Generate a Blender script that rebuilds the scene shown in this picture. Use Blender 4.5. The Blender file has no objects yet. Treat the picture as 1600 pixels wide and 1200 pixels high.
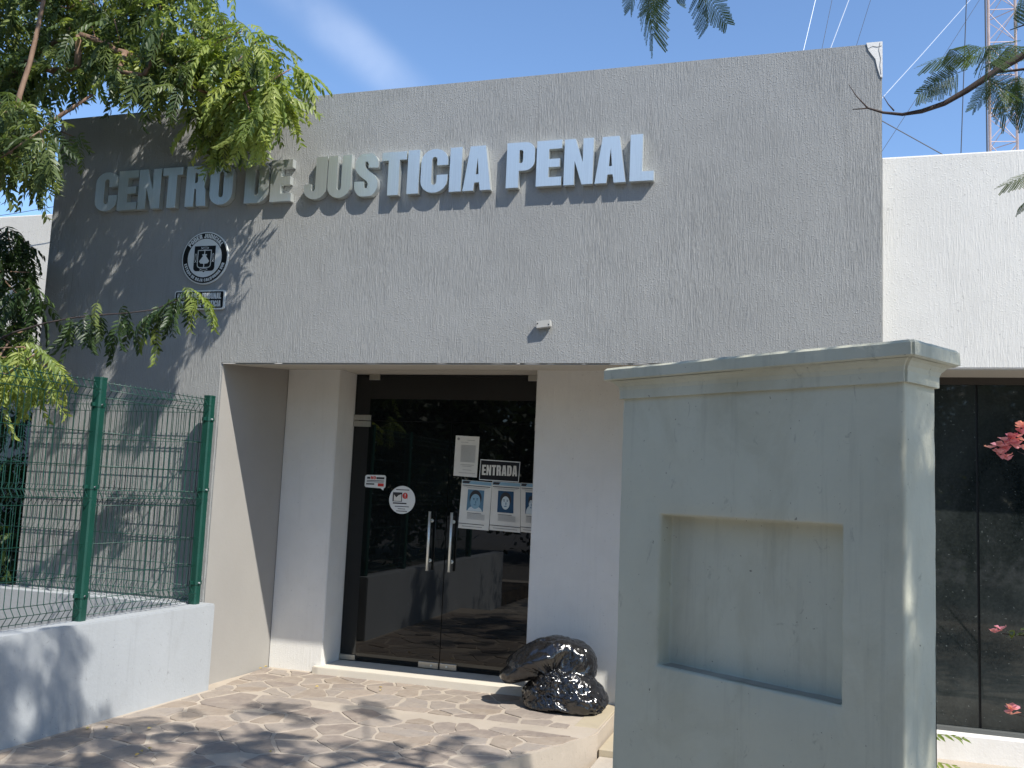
import bpy, bmesh, math, random
import numpy as np
from mathutils import Vector, Matrix, noise as mnoise
random.seed(7); rng = np.random.default_rng(7)
S = bpy.context.scene
COL = S.collection
# ------------------------------------------------------------------ camera
CAM = np.array([3.9156, -6.3954, 1.5368]); FPX = 1480.0
R2 = np.array([0.95411907, 0.2963434, 0.04286481])
U2 = np.array([-0.0076385, -0.1190201, 0.99286246])
F2 = np.array([-0.29933001, 0.94763643, 0.11129572])
cd = bpy.data.cameras.new('camera'); cd.sensor_width = 36; cd.lens = 36*FPX/1600
cd.clip_start = .05; cd.clip_end = 2000
cam = bpy.data.objects.new('camera', cd); COL.objects.link(cam); S.camera = cam
cam.matrix_world = Matrix(((R2[0], U2[0], -F2[0], CAM[0]), (R2[1], U2[1], -F2[1], CAM[1]), (R2[2], U2[2], -F2[2], CAM[2]), (0, 0, 0, 1)))
def px(u, v, y):                       # pixel of the 1600x1200 photograph -> point on the plane Y=y
    d = F2 + R2*(u-800)/FPX - U2*(v-600)/FPX
    return CAM + d*((y-CAM[1])/d[1])
def proj(p):
    d = np.asarray(p)-CAM; f = d@F2
    return (800+FPX*(d@R2)/f, 600-FPX*(d@U2)/f) if f > .05 else (-9999, -9999)
# ------------------------------------------------------------------ sky, sun, exposure
SUN = Vector((1.66, -1.0, 2.28)).normalized()
w = bpy.data.worlds.new('World'); S.world = w; w.use_nodes = True
nt = w.node_tree; bg = nt.nodes['Background']
sky = nt.nodes.new('ShaderNodeTexSky'); sky.sky_type = 'NISHITA'; sky.sun_disc = False
sky.sun_elevation = math.asin(SUN.z); sky.sun_rotation = math.atan2(SUN.x, SUN.y)
sky.air_density = 1.0; sky.dust_density = .15; sky.ozone_density = 5.5
bg.inputs['Strength'].default_value = .15
# thin cirrus: streaky noise over the whole sky, and the one streak that stands over the roof
def wn(t, **k):
    n = nt.nodes.new(t)
    for a, b in k.items(): setattr(n, a, b)
    return n
tc = wn('ShaderNodeTexCoord')
def d3(u, v):
    d = F2 + R2*(u-800)/FPX - U2*(v-600)/FPX
    return d/np.linalg.norm(d)
a_, b_ = d3(400, -60), d3(640, 150); pn = np.cross(a_, b_); pn /= np.linalg.norm(pn); mid = a_+b_; mid /= np.linalg.norm(mid)
def dot(vec):
    n = wn('ShaderNodeVectorMath', operation='DOT_PRODUCT'); nt.links.new(tc.outputs['Generated'], n.inputs[0]); n.inputs[1].default_value = vec; return n.outputs['Value']
def mt(op, a, b=None, c=None):
    n = wn('ShaderNodeMath', operation=op)
    for i, x in enumerate((a, b, c)):
        if x is None: continue
        if isinstance(x, (int, float)): n.inputs[i].default_value = x
        else: nt.links.new(x, n.inputs[i])
    return n.outputs[0]
across = mt('ABSOLUTE', dot(pn))
m1 = wn('ShaderNodeMapRange', interpolation_type='SMOOTHERSTEP'); nt.links.new(across, m1.inputs[0]); m1.inputs[1].default_value = .036; m1.inputs[2].default_value = 0.0
m2 = wn('ShaderNodeMapRange', interpolation_type='SMOOTHERSTEP'); nt.links.new(dot(mid), m2.inputs[0]); m2.inputs[1].default_value = .990; m2.inputs[2].default_value = .9995
nz = wn('ShaderNodeTexNoise'); nz.inputs['Scale'].default_value = 9; nz.inputs['Detail'].default_value = 6; nt.links.new(tc.outputs['Generated'], nz.inputs['Vector'])
streak = mt('MULTIPLY', mt('MULTIPLY', m1.outputs[0], m2.outputs[0]), mt('MULTIPLY_ADD', nz.outputs[0], .5, -.11))
mp = wn('ShaderNodeMapping'); mp.inputs['Scale'].default_value = (1.2, 3.5, 5); mp.inputs['Rotation'].default_value = (0, .4, .7); nt.links.new(tc.outputs['Generated'], mp.inputs[0])
nz2 = wn('ShaderNodeTexNoise'); nz2.inputs['Scale'].default_value = 1.6; nz2.inputs['Detail'].default_value = 7; nt.links.new(mp.outputs[0], nz2.inputs['Vector'])
m3 = wn('ShaderNodeMapRange'); nt.links.new(nz2.outputs[0], m3.inputs[0]); m3.inputs[1].default_value = .62; m3.inputs[2].default_value = 1.0; m3.inputs[4].default_value = .3
cl = mt('ADD', streak, m3.outputs[0])
mix = wn('ShaderNodeMix', data_type='RGBA'); nt.links.new(cl, mix.inputs[0]); nt.links.new(sky.outputs[0], mix.inputs[6]); mix.inputs[7].default_value = (6.2, 6.6, 7.4, 1)
nt.links.new(mix.outputs[2], bg.inputs['Color'])
sl = bpy.data.lights.new('sun', 'SUN'); sl.energy = 4.4; sl.angle = math.radians(.53); sl.color = (1, .955, .88)
so = bpy.data.objects.new('sun', sl); COL.objects.link(so); so.rotation_euler = (-SUN).to_track_quat('-Z', 'Y').to_euler(); so.location = (12, -8, 20)
S.view_settings.view_transform = 'Standard'; S.view_settings.look = 'None'; S.view_settings.gamma = 1; S.view_settings.exposure = .55
S.view_settings.use_curve_mapping = False
S.render.engine = 'CYCLES'; S.cycles.max_bounces = 7; S.cycles.diffuse_bounces = 3; S.cycles.glossy_bounces = 3; S.cycles.transmission_bounces = 3; S.render.resolution_x = 1024; S.render.resolution_y = 768
# ------------------------------------------------------------------ materials
MATS = {}
class NB:
    def __init__(s, name):
        s.m = bpy.data.materials.new(name); s.m.use_nodes = True; s.t = s.m.node_tree; s.p = s.t.nodes['Principled BSDF']; s.out = s.t.nodes['Material Output']
        s.tc = s.t.nodes.new('ShaderNodeTexCoord'); MATS[name] = s.m
    def n(s, t, **k):
        x = s.t.nodes.new(t)
        for a, b in k.items(): setattr(x, a, b)
        return x
    def l(s, a, b): s.t.links.new(a, b)
    def noise(s, scale, detail=4, rough=.55, vec=(1, 1, 1), dist=0):
        mp = s.n('ShaderNodeMapping'); mp.inputs['Scale'].default_value = vec; s.l(s.tc.outputs['Object'], mp.inputs[0])
        x = s.n('ShaderNodeTexNoise'); x.inputs['Scale'].default_value = scale; x.inputs['Detail'].default_value = detail; x.inputs['Roughness'].default_value = rough; x.inputs['Distortion'].default_value = dist
        s.l(mp.outputs[0], x.inputs['Vector']); return x.outputs[0]
    def rng(s, a, lo, hi, o0=0, o1=1):
        x = s.n('ShaderNodeMapRange'); s.l(a, x.inputs[0]); x.inputs[1].default_value = lo; x.inputs[2].default_value = hi; x.inputs[3].default_value = o0; x.inputs[4].default_value = o1; return x.outputs[0]
    def math(s, op, a, b=0):
        x = s.n('ShaderNodeMath', operation=op)
        for i, q in enumerate((a, b)):
            if isinstance(q, (int, float)): x.inputs[i].default_value = q
            else: s.l(q, x.inputs[i])
        return x.outputs[0]
    def mix(s, f, a, b, bt='MIX'):
        x = s.n('ShaderNodeMix', data_type='RGBA', blend_type=bt)
        for i, q in ((0, f), (6, a), (7, b)):
            if isinstance(q, (int, float)): x.inputs[i].default_value = q
            elif isinstance(q, tuple): x.inputs[i].default_value = (*q, 1)[:4]
            else: s.l(q, x.inputs[i])
        return x.outputs[2]
    def bump(s, h, dist, strength=1, prev=None):
        b = s.n('ShaderNodeBump'); b.inputs['Distance'].default_value = dist; b.inputs['Strength'].default_value = strength; s.l(h, b.inputs['Height'])
        if prev: s.l(prev, b.inputs['Normal'])
        return b.outputs[0]
    def set(s, col=None, rough=.8, normal=None, metal=0, spec=.3, ior=None):
        if isinstance(col, tuple): s.p.inputs['Base Color'].default_value = (*col, 1)
        elif col is not None: s.l(col, s.p.inputs['Base Color'])
        if isinstance(rough, (int, float)): s.p.inputs['Roughness'].default_value = rough
        else: s.l(rough, s.p.inputs['Roughness'])
        s.p.inputs['Metallic'].default_value = metal; s.p.inputs['Specular IOR Level'].default_value = spec
        if ior: s.p.inputs['IOR'].default_value = ior
        if normal: s.l(normal, s.p.inputs['Normal'])
        return s.m
def plain(name, col, rough=.6, metal=0, spec=.4, var=.0, bump=0):
    b = NB(name); c = col; nrm = None
    if var:
        n = b.noise(7, 6); k = b.rng(n, .3, .7, 1-var, 1+var)
        c = b.mix(1.0, col, k, 'MULTIPLY')
        x = b.n('ShaderNodeCombineColor')
    if bump: nrm = b.bump(b.noise(60, 5), bump)
    return b.set(c, rough, nrm, metal, spec)
def stucco(name, col, comb=1.0, grit=1.0, stain=(.5, .5, .5), stain_amt=.25, dirt=None, bs=.72):
    b = NB(name)
    big = b.noise(.9, 4, .6); med = b.noise(5, 4, .6)
    c = b.mix(b.rng(big, .3, .7), tuple(x*.93 for x in col), tuple(min(1, x*1.06) for x in col))
    c = b.mix(b.math('MULTIPLY', b.rng(med, .45, .8), .35), c, tuple(x*.86 for x in col))
    drip = b.noise(3.2, 4, .6, (6, 6, .35))
    c = b.mix(b.math('MULTIPLY', b.rng(drip, .56, .8), stain_amt), c, stain)
    if dirt:
        sp = b.noise(38, 3, .6); c = b.mix(b.math('MULTIPLY', b.rng(sp, .66, .72), dirt), c, (.1, .09, .08))
    patch = b.rng(b.noise(1.7, 2, .6), .42, .6)
    streak = b.noise(1.0, 3, .65, (118, 118, 8.0), .7)
    blob = b.rng(b.noise(92, 2, .55), .55, .70)
    fine = b.noise(190, 1, .6)
    h = b.math('MULTIPLY', b.rng(streak, .42, .66), b.math('MULTIPLY', b.math('ADD', b.math('MULTIPLY', patch, .75), .35), comb))
    h = b.math('ADD', h, b.math('MULTIPLY', blob, b.math('MULTIPLY', b.math('SUBTRACT', 1.25, patch), .75*grit)))
    h = b.math('ADD', h, b.math('MULTIPLY', fine, .25*grit))
    h = b.math('ADD', h, b.math('MULTIPLY', med, 1.2))
    nrm = b.bump(h, .0042, bs)
    return b.set(c, .93, nrm, 0, .15)
def smoothplaster(name, col, var=.06, stain=None, amt=.3, bd=.0012, scuff=0, drip=0):
    b = NB(name)
    big = b.noise(1.5, 6, .6); c = b.mix(b.rng(big, .3, .7), tuple(x*(1-var) for x in col), tuple(min(1, x*(1+var)) for x in col))
    if stain:
        sn = b.noise(2.6, 7, .65, (1, 1, .7), .5); c = b.mix(b.math('MULTIPLY', b.rng(sn, .52, .78), amt), c, stain)
    if drip:
        dn = b.noise(2.4, 5, .65, (7, 7, .4), .3); c = b.mix(b.math('MULTIPLY', b.rng(dn, .55, .74), drip), c, tuple(x*.62 for x in col))
    if scuff:
        sc = b.noise(14, 5, .7, (1.4, 1.4, .8), 1.0); c = b.mix(b.math('MULTIPLY', b.rng(sc, .62, .7), scuff), c, (.12, .115, .1))
        sc2 = b.noise(60, 2, .5); c = b.mix(b.math('MULTIPLY', b.rng(sc2, .74, .77), .7), c, (.1, .09, .08))
    nrm = b.bump(b.math('ADD', b.math('MULTIPLY', big, 4.0), b.noise(48, 3, .6)), bd, .9)
    return b.set(c, .85, nrm, 0, .2)
M_GREY = stucco('grey_stucco', (.328, .332, .324), 1.0, 1.0, (.23, .23, .22), .5)
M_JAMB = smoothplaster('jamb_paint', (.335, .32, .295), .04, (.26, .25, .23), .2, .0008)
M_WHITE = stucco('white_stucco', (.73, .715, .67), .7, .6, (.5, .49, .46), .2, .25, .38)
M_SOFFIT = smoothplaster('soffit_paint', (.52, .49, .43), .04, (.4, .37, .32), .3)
M_WALLBLUE = smoothplaster('pale_blue_paint', (.385, .405, .42), .05, (.28, .285, .285), .5, .0016, .3, .25)
M_PILLAR = smoothplaster('pillar_paint', (.535, .53, .43), .09, (.37, .35, .25), .6, .0016, .28, .4)
M_CHIP = smoothplaster('bare_plaster', (.76, .74, .70), .05, (.5, .46, .4), .3)
M_MARBLE = smoothplaster('sill_marble', (.63, .58, .49), .05, (.45, .40, .32), .35, .0004)
M_SLAB = smoothplaster('sandstone_slab', (.42, .36, .26), .06, (.30, .26, .2), .4, .0008)
M_CONC = smoothplaster('concrete', (.44, .39, .325), .08, (.30, .26, .22), .5, .002, .3)
M_MORTAR = smoothplaster('mortar', (.435, .375, .305), .07, (.31, .265, .215), .55, .0018, .25)
def m_stone():
    b = NB('flagstone'); oi = b.n('ShaderNodeObjectInfo')
    r = b.n('ShaderNodeValToRGB'); cr = r.color_ramp; cr.elements[0].color = (.215, .175, .15, 1); cr.elements[1].color = (.345, .285, .235, 1)
    for p, c in ((.3, (.265, .225, .195, 1)), (.55, (.30, .265, .235, 1)), (.8, (.275, .22, .17, 1))): e = cr.elements.new(p); e.color = c
    b.l(oi.outputs['Random'], r.inputs[0])
    n = b.noise(6, 7, .65, (1, 1, 1), .4); c = b.mix(b.rng(n, .35, .75), r.outputs[0], (.355, .30, .245))
    n2 = b.noise(26, 5, .6); c = b.mix(b.math('MULTIPLY', b.rng(n2, .52, .75), .5), c, (.17, .14, .12))
    nrm = b.bump(b.noise(11, 6, .6, (1, 1, 1), 1.0), .006, .8); nrm = b.bump(b.noise(90, 4), .0012, .8, nrm)
    return b.set(c, .88, nrm, 0, .25)
M_STONE = m_stone()
M_SOIL = smoothplaster('soil', (.15, .115, .085), .2, (.07, .055, .04), .6, .01)
M_ASPH = smoothplaster('street', (.17, .16, .15), .1, (.1, .1, .095), .5, .003)
M_GREEN = plain('green_paint', (.008, .058, .042), .36, 0, .5, .12, .0004)
M_STEEL = None
def m_steel(name, col, rough):
    b = NB(name); s = b.noise(1.0, 3, .6, (220, 220, 3)); k = b.rng(s, .35, .65, .92, 1.05)
    return b.set(b.mix(1.0, col, k, 'MULTIPLY'), rough, b.bump(s, .0002, .5), 1.0, .5)
M_STEEL = m_steel('brushed_steel', (.80, .83, .80), .40); M_STEEL.node_tree.nodes['Principled BSDF'].inputs['Metallic'].default_value = .8
M_NICKEL = m_steel('nickel', (.52, .50, .45), .33)
def m_glass(name, col, dust, rough=.012):
    b = NB(name)
    d1 = b.noise(70, 4, .6); d2 = b.noise(2.2, 6, .6, (1, 1, .5), .6); sp = b.rng(b.noise(55, 2, .5), .70, .74)
    k = b.math('ADD', b.math('MULTIPLY', b.rng(d2, .35, .75), dust), b.math('MULTIPLY', sp, dust*2.2)); k = b.math('ADD', k, b.math('MULTIPLY', b.rng(d1, .4, .7), dust*.3))
    c = b.mix(k, col, (.45, .5, .47))
    return b.set(c, rough, b.bump(b.noise(1.3, 2), .0006, .5), 0, .5, 1.5)
M_DOORGLASS = m_glass('door_glass', (.0035, .0045, .005), .008)
M_WINGLASS = m_glass('window_glass', (.006, .009, .009), .07, .03)
M_DARK = plain('dark_metal', (.012, .013, .013), .5)
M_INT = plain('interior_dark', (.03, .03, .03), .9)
M_BLACK = plain('black_print', (.008, .008, .009), .35)
M_WPRINT = plain('white_print', (.72, .74, .72), .4)
M_PAPER = plain('paper', (.70, .69, .63), .8, 0, .2, .05)
M_INK = plain('ink_grey', (.30, .30, .29), .8)
M_INKD = plain('ink_dark', (.04, .04, .045), .8)
M_BLUEL = plain('print_light_blue', (.24, .40, .50), .8)
M_BLUED = plain('print_dark_blue', (.02, .07, .14), .8)
M_BLUEM = plain('print_mid_blue', (.10, .21, .30), .8)
M_FACE = plain('print_pale', (.56, .64, .66), .8)
M_RED = plain('print_red', (.55, .04, .03), .6)
M_BOX = plain('box_plastic', (.46, .45, .42), .6, 0, .4, .1)
M_MAST = plain('mast_paint', (.52, .40, .37), .6, 0, .4, .15)
M_WIRE = plain('galvanised_wire', (.62, .64, .66), .45, .4)
M_CABLE = plain('cable_dark', (.05, .05, .055), .6)
def m_bark(name, a, b_):
    b = NB(name); n = b.noise(16, 6, .65, (1, 1, .3)); c = b.mix(b.rng(n, .35, .65), a, b_)
    return b.set(c, .9, b.bump(n, .006, .9), 0, .2)
M_BARK = m_bark('neem_bark', (.16, .10, .07), (.30, .20, .14))
M_BARK2 = m_bark('dark_bark', (.045, .035, .035), (.10, .08, .075))
def m_leaf(name, ramp, trans=.4, rough=.42):
    b = NB(name); oi = b.n('ShaderNodeObjectInfo'); at = b.n('ShaderNodeAttribute'); at.attribute_name = 'var'
    f = b.math('FRACT', b.math('ADD', oi.outputs['Random'], at.outputs['Fac']))
    r = b.n('ShaderNodeValToRGB'); cr = r.color_ramp
    cr.elements[0].color = (*ramp[0][1], 1); cr.elements[0].position = ramp[0][0]; cr.elements[1].color = (*ramp[-1][1], 1); cr.elements[1].position = ramp[-1][0]
    for p, c in ramp[1:-1]: e = cr.elements.new(p); e.color = (*c, 1)
    b.l(f, r.inputs[0])
    b.set(r.outputs[0], rough, None, 0, .4)
    t = b.n('ShaderNodeBsdfTranslucent'); tcol = b.mix(1.0, r.outputs[0], (1.3, 1.35, .6), 'MULTIPLY'); b.l(tcol, t.inputs[0])
    ms = b.n('ShaderNodeMixShader'); ms.inputs[0].default_value = trans; b.l(b.p.outputs[0], ms.inputs[1]); b.l(t.outputs[0], ms.inputs[2]); b.l(ms.outputs[0], b.out.inputs[0])
    return b.m
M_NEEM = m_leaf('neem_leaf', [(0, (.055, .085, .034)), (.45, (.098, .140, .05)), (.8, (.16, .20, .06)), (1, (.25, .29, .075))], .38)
M_NEEMY = m_leaf('young_sunlit_leaf', [(0, (.17, .23, .06)), (.5, (.26, .32, .085)), (1, (.36, .40, .11))], .42)  # new yellow-green leaves, with sunlit brightness put into the colour as well
M_NEEMD = m_leaf('dark_shaded_leaf', [(0, (.025, .05, .018)), (1, (.06, .10, .03))], .3)  # dark leaves; on the low branch the crown's shade is put into the colour
M_FROND = m_leaf('frond_leaf', [(0, (.05, .085, .03)), (.6, (.075, .115, .04)), (1, (.13, .17, .05))], .35)
M_HEDGE = m_leaf('hedge_leaf', [(0, (.014, .03, .010)), (1, (.04, .068, .02))], .25)
M_PINK = m_leaf('pink_bract', [(0, (.76, .24, .34)), (1, (.82, .38, .46))], .35, .6)
M_LITTER = m_leaf('dry_leaf', [(0, (.42, .30, .10)), (1, (.58, .46, .18))], .2, .8)
def m_bag():
    b = NB('black_plastic'); n = b.noise(13, 2, .5, (1, 1, .5), 2.4)
    nrm = b.bump(n, .014, .5)
    b.set((.010, .010, .011), b.rng(b.noise(6, 3), .3, .7, .13, .24), nrm, 0, .6)
    b.p.inputs['Coat Weight'].default_value = .6; b.p.inputs['Coat Roughness'].default_value = .1; return b.m
M_BAG = m_bag()
# ------------------------------------------------------------------ builders
def tag(o, label=None, cat=None, group=None, kind=None):
    for k, v in (('label', label), ('category', cat), ('group', group), ('kind', kind)):
        if v: o[k] = v
    return o
def thing(name, loc, label, cat, group=None):
    o = bpy.data.objects.new(name, None); COL.objects.link(o); o.location = loc; o.empty_display_size = .1
    return tag(o, label, cat, group)
def setpar(o, p):
    if p is None: return
    o.parent = p; m = Matrix.Identity(4); q = p
    chain = []
    while q is not None: chain.append(q); q = q.parent
    for q in reversed(chain): m = m @ q.matrix_parent_inverse @ q.matrix_basis
    o.matrix_parent_inverse = m.inverted()
def link(name, me, mat, par=None):
    o = bpy.data.objects.new(name, me); COL.objects.link(o)
    if mat and not me.materials: me.materials.append(mat)
    setpar(o, par); return o
def mesh(name, vs, fs, mat, par=None, smooth=False):
    me = bpy.data.meshes.new(name); me.from_pydata([tuple(map(float, v)) for v in vs], [], [tuple(map(int, f)) for f in fs]); me.update()
    if smooth: me.shade_smooth()
    return link(name, me, mat, par)
def from_bm(name, bm, mat, par=None, smooth=False):
    bmesh.ops.recalc_face_normals(bm, faces=bm.faces)
    me = bpy.data.meshes.new(name); bm.to_mesh(me); bm.free()
    if smooth: me.shade_smooth()
    return link(name, me, mat, par)
def bm_box(bm, x0, x1, y0, y1, z0, z1):
    vs = [bm.verts.new((x, y, z)) for x in (x0, x1) for y in (y0, y1) for z in (z0, z1)]
    for f in ((0, 1, 3, 2), (4, 6, 7, 5), (0, 4, 5, 1), (2, 3, 7, 6), (0, 2, 6, 4), (1, 5, 7, 3)): bm.faces.new([vs[i] for i in f])
    return vs
def box(name, x0, x1, y0, y1, z0, z1, mat, par=None, bev=0, seg=2):
    bm = bmesh.new(); bm_box(bm, x0, x1, y0, y1, z0, z1)
    if bev: bmesh.ops.bevel(bm, geom=bm.edges[:], offset=bev, segments=seg, affect='EDGES', profile=.5)
    return from_bm(name, bm, mat, par)
def tube_data(pts, rad, n=6):
    pts = [np.array(p, float) for p in pts]; vs, fs = [], []
    if not hasattr(rad, '__len__'): rad = [rad]*len(pts)
    up = np.array([.13, .27, .95])
    for i, p in enumerate(pts):
        d = pts[min(i+1, len(pts)-1)]-pts[max(i-1, 0)]; d /= (np.linalg.norm(d)+1e-9)
        a = np.cross(d, up); 
        if np.linalg.norm(a) < .05: a = np.cross(d, [1, 0, 0])
        a /= np.linalg.norm(a); b = np.cross(d, a)
        for k in range(n):
            t = 2*math.pi*k/n+math.pi/n; vs.append(p+rad[i]*(a*math.cos(t)+b*math.sin(t)))
    for i in range(len(pts)-1):
        for k in range(n): fs.append((i*n+k, i*n+(k+1) % n, (i+1)*n+(k+1) % n, (i+1)*n+k))
    fs.append(tuple(range(n))[::-1]); fs.append(tuple(range((len(pts)-1)*n, len(pts)*n)))
    return vs, fs
class Acc:
    def __init__(s): s.v = []; s.f = []
    def add(s, vs, fs):
        k = len(s.v); s.v.extend(vs); s.f.extend([tuple(i+k for i in f) for f in fs]); return s
    def tube(s, pts, r, n=6): return s.add(*tube_data(pts, r, n))
    def build(s, name, mat, par=None, smooth=False): return mesh(name, s.v, s.f, mat, par, smooth)
def prism(name, poly, axis, a, b, mat, par=None, bev=0):
    """polygon in the plane across `axis`, extruded from a to b"""
    bm = bmesh.new(); r = []
    for t in (a, b):
        r.append([bm.verts.new((t, p[0], p[1]) if axis == 0 else (p[0], t, p[1]) if axis == 1 else (p[0], p[1], t)) for p in poly])
    n = len(poly); bm.faces.new(r[0]); bm.faces.new(r[1])
    for i in range(n): bm.faces.new((r[0][i], r[0][(i+1) % n], r[1][(i+1) % n], r[1][i]))
    if bev: bmesh.ops.bevel(bm, geom=bm.edges[:], offset=bev, segments=2, affect='EDGES')
    return from_bm(name, bm, mat, par)
# ------------------------------------------------------------------ glyphs (heavy condensed capitals, height 1)
def arc(cx, cy, rx, ry, a0, a1, n=9):
    return [(cx+rx*math.cos(math.radians(a0+(a1-a0)*i/n)), cy+ry*math.sin(math.radians(a0+(a1-a0)*i/n))) for i in range(n+1)]
def stadium(x0, x1, y0, y1, ry):
    r = (x1-x0)/2; c = (x0+x1)/2
    return arc(c, y1-ry, r, ry, 0, 180)+arc(c, y0+ry, r, ry, 180, 360)
s_ = .26
def g_D(w_=.62): return [[(0, 0)]+arc(w_-.28, .28, .28, .28, -90, 0)+arc(w_-.28, .72, .28, .28, 0, 90)+[(0, 1)], [(s_, .18)]+arc(w_-s_-.08, .27, .08, .09, -90, 0)+arc(w_-s_-.08, .73, .08, .09, 0, 90)+[(s_, .82)]]
def bowl(w_, y0, y1, r=.2): return arc(w_-r, y0+r, r, r, -90, 0)+arc(w_-r, y1-r, r, r, 0, 90)
def g_S():
    cps = [(.49, .66), (.485, .78), (.40, .895), (.31, .905), (.21, .895), (.135, .79), (.14, .67), (.22, .57), (.31, .50), (.41, .43), (.485, .33), (.485, .21), (.41, .105), (.31, .095), (.21, .105), (.135, .21), (.13, .35)]
    P = [np.array(p) for p in cps]; pts = []
    for i in range(len(P)-1):
        a, b, c, d = P[max(i-1, 0)], P[i], P[i+1], P[min(i+2, len(P)-1)]
        for k in range(3):
            t = k/3; pts.append(.5*(2*b+(c-a)*t+(2*a-5*b+4*c-d)*t*t+(3*b-a-3*c+d)*t**3))
    pts.append(P[-1]); L, R = [], []
    for i, p in enumerate(pts):
        d = pts[min(i+1, len(pts)-1)]-pts[max(i-1, 0)]; d = d/np.linalg.norm(d); nn = np.array([-d[1], d[0]]); hw = .095+.04*abs(d[1])**1.5
        L.append(tuple(p+nn*hw)); R.append(tuple(p-nn*hw))
    return [L+R[::-1]]
W_ = .62
GL = {
 'I': (.27, [[(0, 0), (.27, 0), (.27, 1), (0, 1)]]),
 'E': (.53, [[(0, 0), (.53, 0), (.53, .19), (s_, .19), (s_, .41), (.49, .41), (.49, .59), (s_, .59), (s_, .81), (.53, .81), (.53, 1), (0, 1)]]),
 'F': (.50, [[(0, 0), (s_, 0), (s_, .41), (.47, .41), (.47, .6), (s_, .6), (s_, .81), (.5, .81), (.5, 1), (0, 1)]]),
 'L': (.50, [[(0, 0), (.5, 0), (.5, .2), (s_, .2), (s_, 1), (0, 1)]]),
 'T': (.58, [[(.16, 0), (.42, 0), (.42, .81), (.58, .81), (.58, 1), (0, 1), (0, .81), (.16, .81)]]),
 'H': (.64, [[(0, 0), (s_, 0), (s_, .4), (.38, .4), (.38, 0), (.64, 0), (.64, 1), (.38, 1), (.38, .6), (s_, .6), (s_, 1), (0, 1)]]),
 'N': (.64, [[(0, 0), (.23, 0), (.23, .52), (.40, 0), (.64, 0), (.64, 1), (.41, 1), (.41, .48), (.24, 1), (0, 1)]]),
 'A': (.66, [[(0, 0), (.25, 0), (.275, .18), (.385, .18), (.41, 0), (.66, 0), (.51, 1), (.15, 1)], [(.33, .74), (.295, .36), (.365, .36)]]),
 'O': (W_, [stadium(0, W_, 0, 1, .27), stadium(.25, W_-.25, .18, .82, .07)]),
 'U': (W_, [[(0, 1), (0, .28)]+arc(W_/2, .28, W_/2, .28, 180, 360)+[(W_, 1), (W_-.25, 1), (W_-.25, .25)]+arc(W_/2, .25, W_/2-.25, .07, 0, -180)+[(.25, 1)]]),
 'J': (.52, [[(.52, 1), (.26, 1), (.26, .26)]+arc(.215, .25, .045, .06, 0, -180, 5)+[(.17, .36), (0, .36), (0, .24)]+arc(.26, .24, .26, .24, 180, 360)]),
 'D': (W_, g_D()),
 'P': (.58, [[(0, 0), (s_, 0), (s_, .37)]+bowl(.58, .37, 1)+[(0, 1)], [(s_, .54)]+arc(.30, .59, .04, .05, -90, 0, 4)+arc(.30, .78, .04, .05, 0, 90, 4)+[(s_, .83)]]),
 'R': (.62, [[(0, 0), (s_, 0), (s_, .44), (.31, .42), (.345, 0), (.62, 0), (.60, .38), (.55, .47)]+arc(.40, .72, .2, .28, -25, 90)+[(0, 1)], [(s_, .58)]+arc(.31, .63, .04, .05, -90, 0, 4)+arc(.31, .78, .04, .05, 0, 90, 4)+[(s_, .83)]]),
 'B': (.6, [[(0, 0)]+arc(.38, .22, .22, .22, -90, 0)+[(.6, .36), (.55, .5), (.59, .62)]+arc(.38, .78, .21, .22, 0, 90)+[(0, 1)], [(s_, .17), (.34, .2), (.35, .38), (.32, .43), (s_, .43)], [(s_, .6), (.33, .61), (.345, .78), (.32, .83), (s_, .83)]]),
 'C': (W_, [arc(W_/2, .73, W_/2, .27, 0, 180)+arc(W_/2, .27, W_/2, .27, 180, 360)+[(W_, .40), (W_-.25, .40)]+arc(W_/2, .25, W_/2-.25, .07, 0, -180, 6)+arc(W_/2, .75, W_/2-.25, .07, 180, 0, 6)+[(W_-.25, .62), (W_, .62)]]),
 'S': (W_, g_S()),
}
GM = {}
def glyph(ch, ext=0.0, bev=0.0):
    key = (ch, ext)
    if key in GM: return GM[key]
    cu = bpy.data.curves.new('g', 'CURVE'); cu.dimensions = '2D'; cu.fill_mode = 'BOTH' if ext else 'FRONT'; cu.extrude = ext; cu.bevel_depth = bev
    for loop in GL[ch][1]:
        sp = cu.splines.new('POLY'); sp.points.add(len(loop)-1); sp.use_cyclic_u = True
        for i, p in enumerate(loop): sp.points[i].co = (p[0], p[1], 0, 1)
    o = bpy.data.objects.new('g', cu); COL.objects.link(o)
    dg = bpy.context.evaluated_depsgraph_get(); dg.update()
    me = bpy.data.meshes.new_from_object(o.evaluated_get(dg)); bpy.data.objects.remove(o)
    v = np.array([x.co[:] for x in me.vertices]); f = [tuple(p.vertices) for p in me.polygons]; bpy.data.meshes.remove(me)
    GM[key] = (v, f); return GM[key]
def text_line(acc, txt, cx, z0, width, h, y, gap=.08, sp=.28):
    """flat lettering on a plane Y=y facing -Y, stretched to `width`"""
    tot = sum((GL[c][0]+gap) if c != ' ' else sp for c in txt)-gap; k = width/tot; x = cx-width/2
    for c in txt:
        if c == ' ': x += sp*k; continue
        v, f = glyph(c); acc.add([(x+p[0]*k, y, z0+p[1]*h) for p in v], [q[::-1] for q in f] if False else f); x += (GL[c][0]+gap)*k
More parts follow.
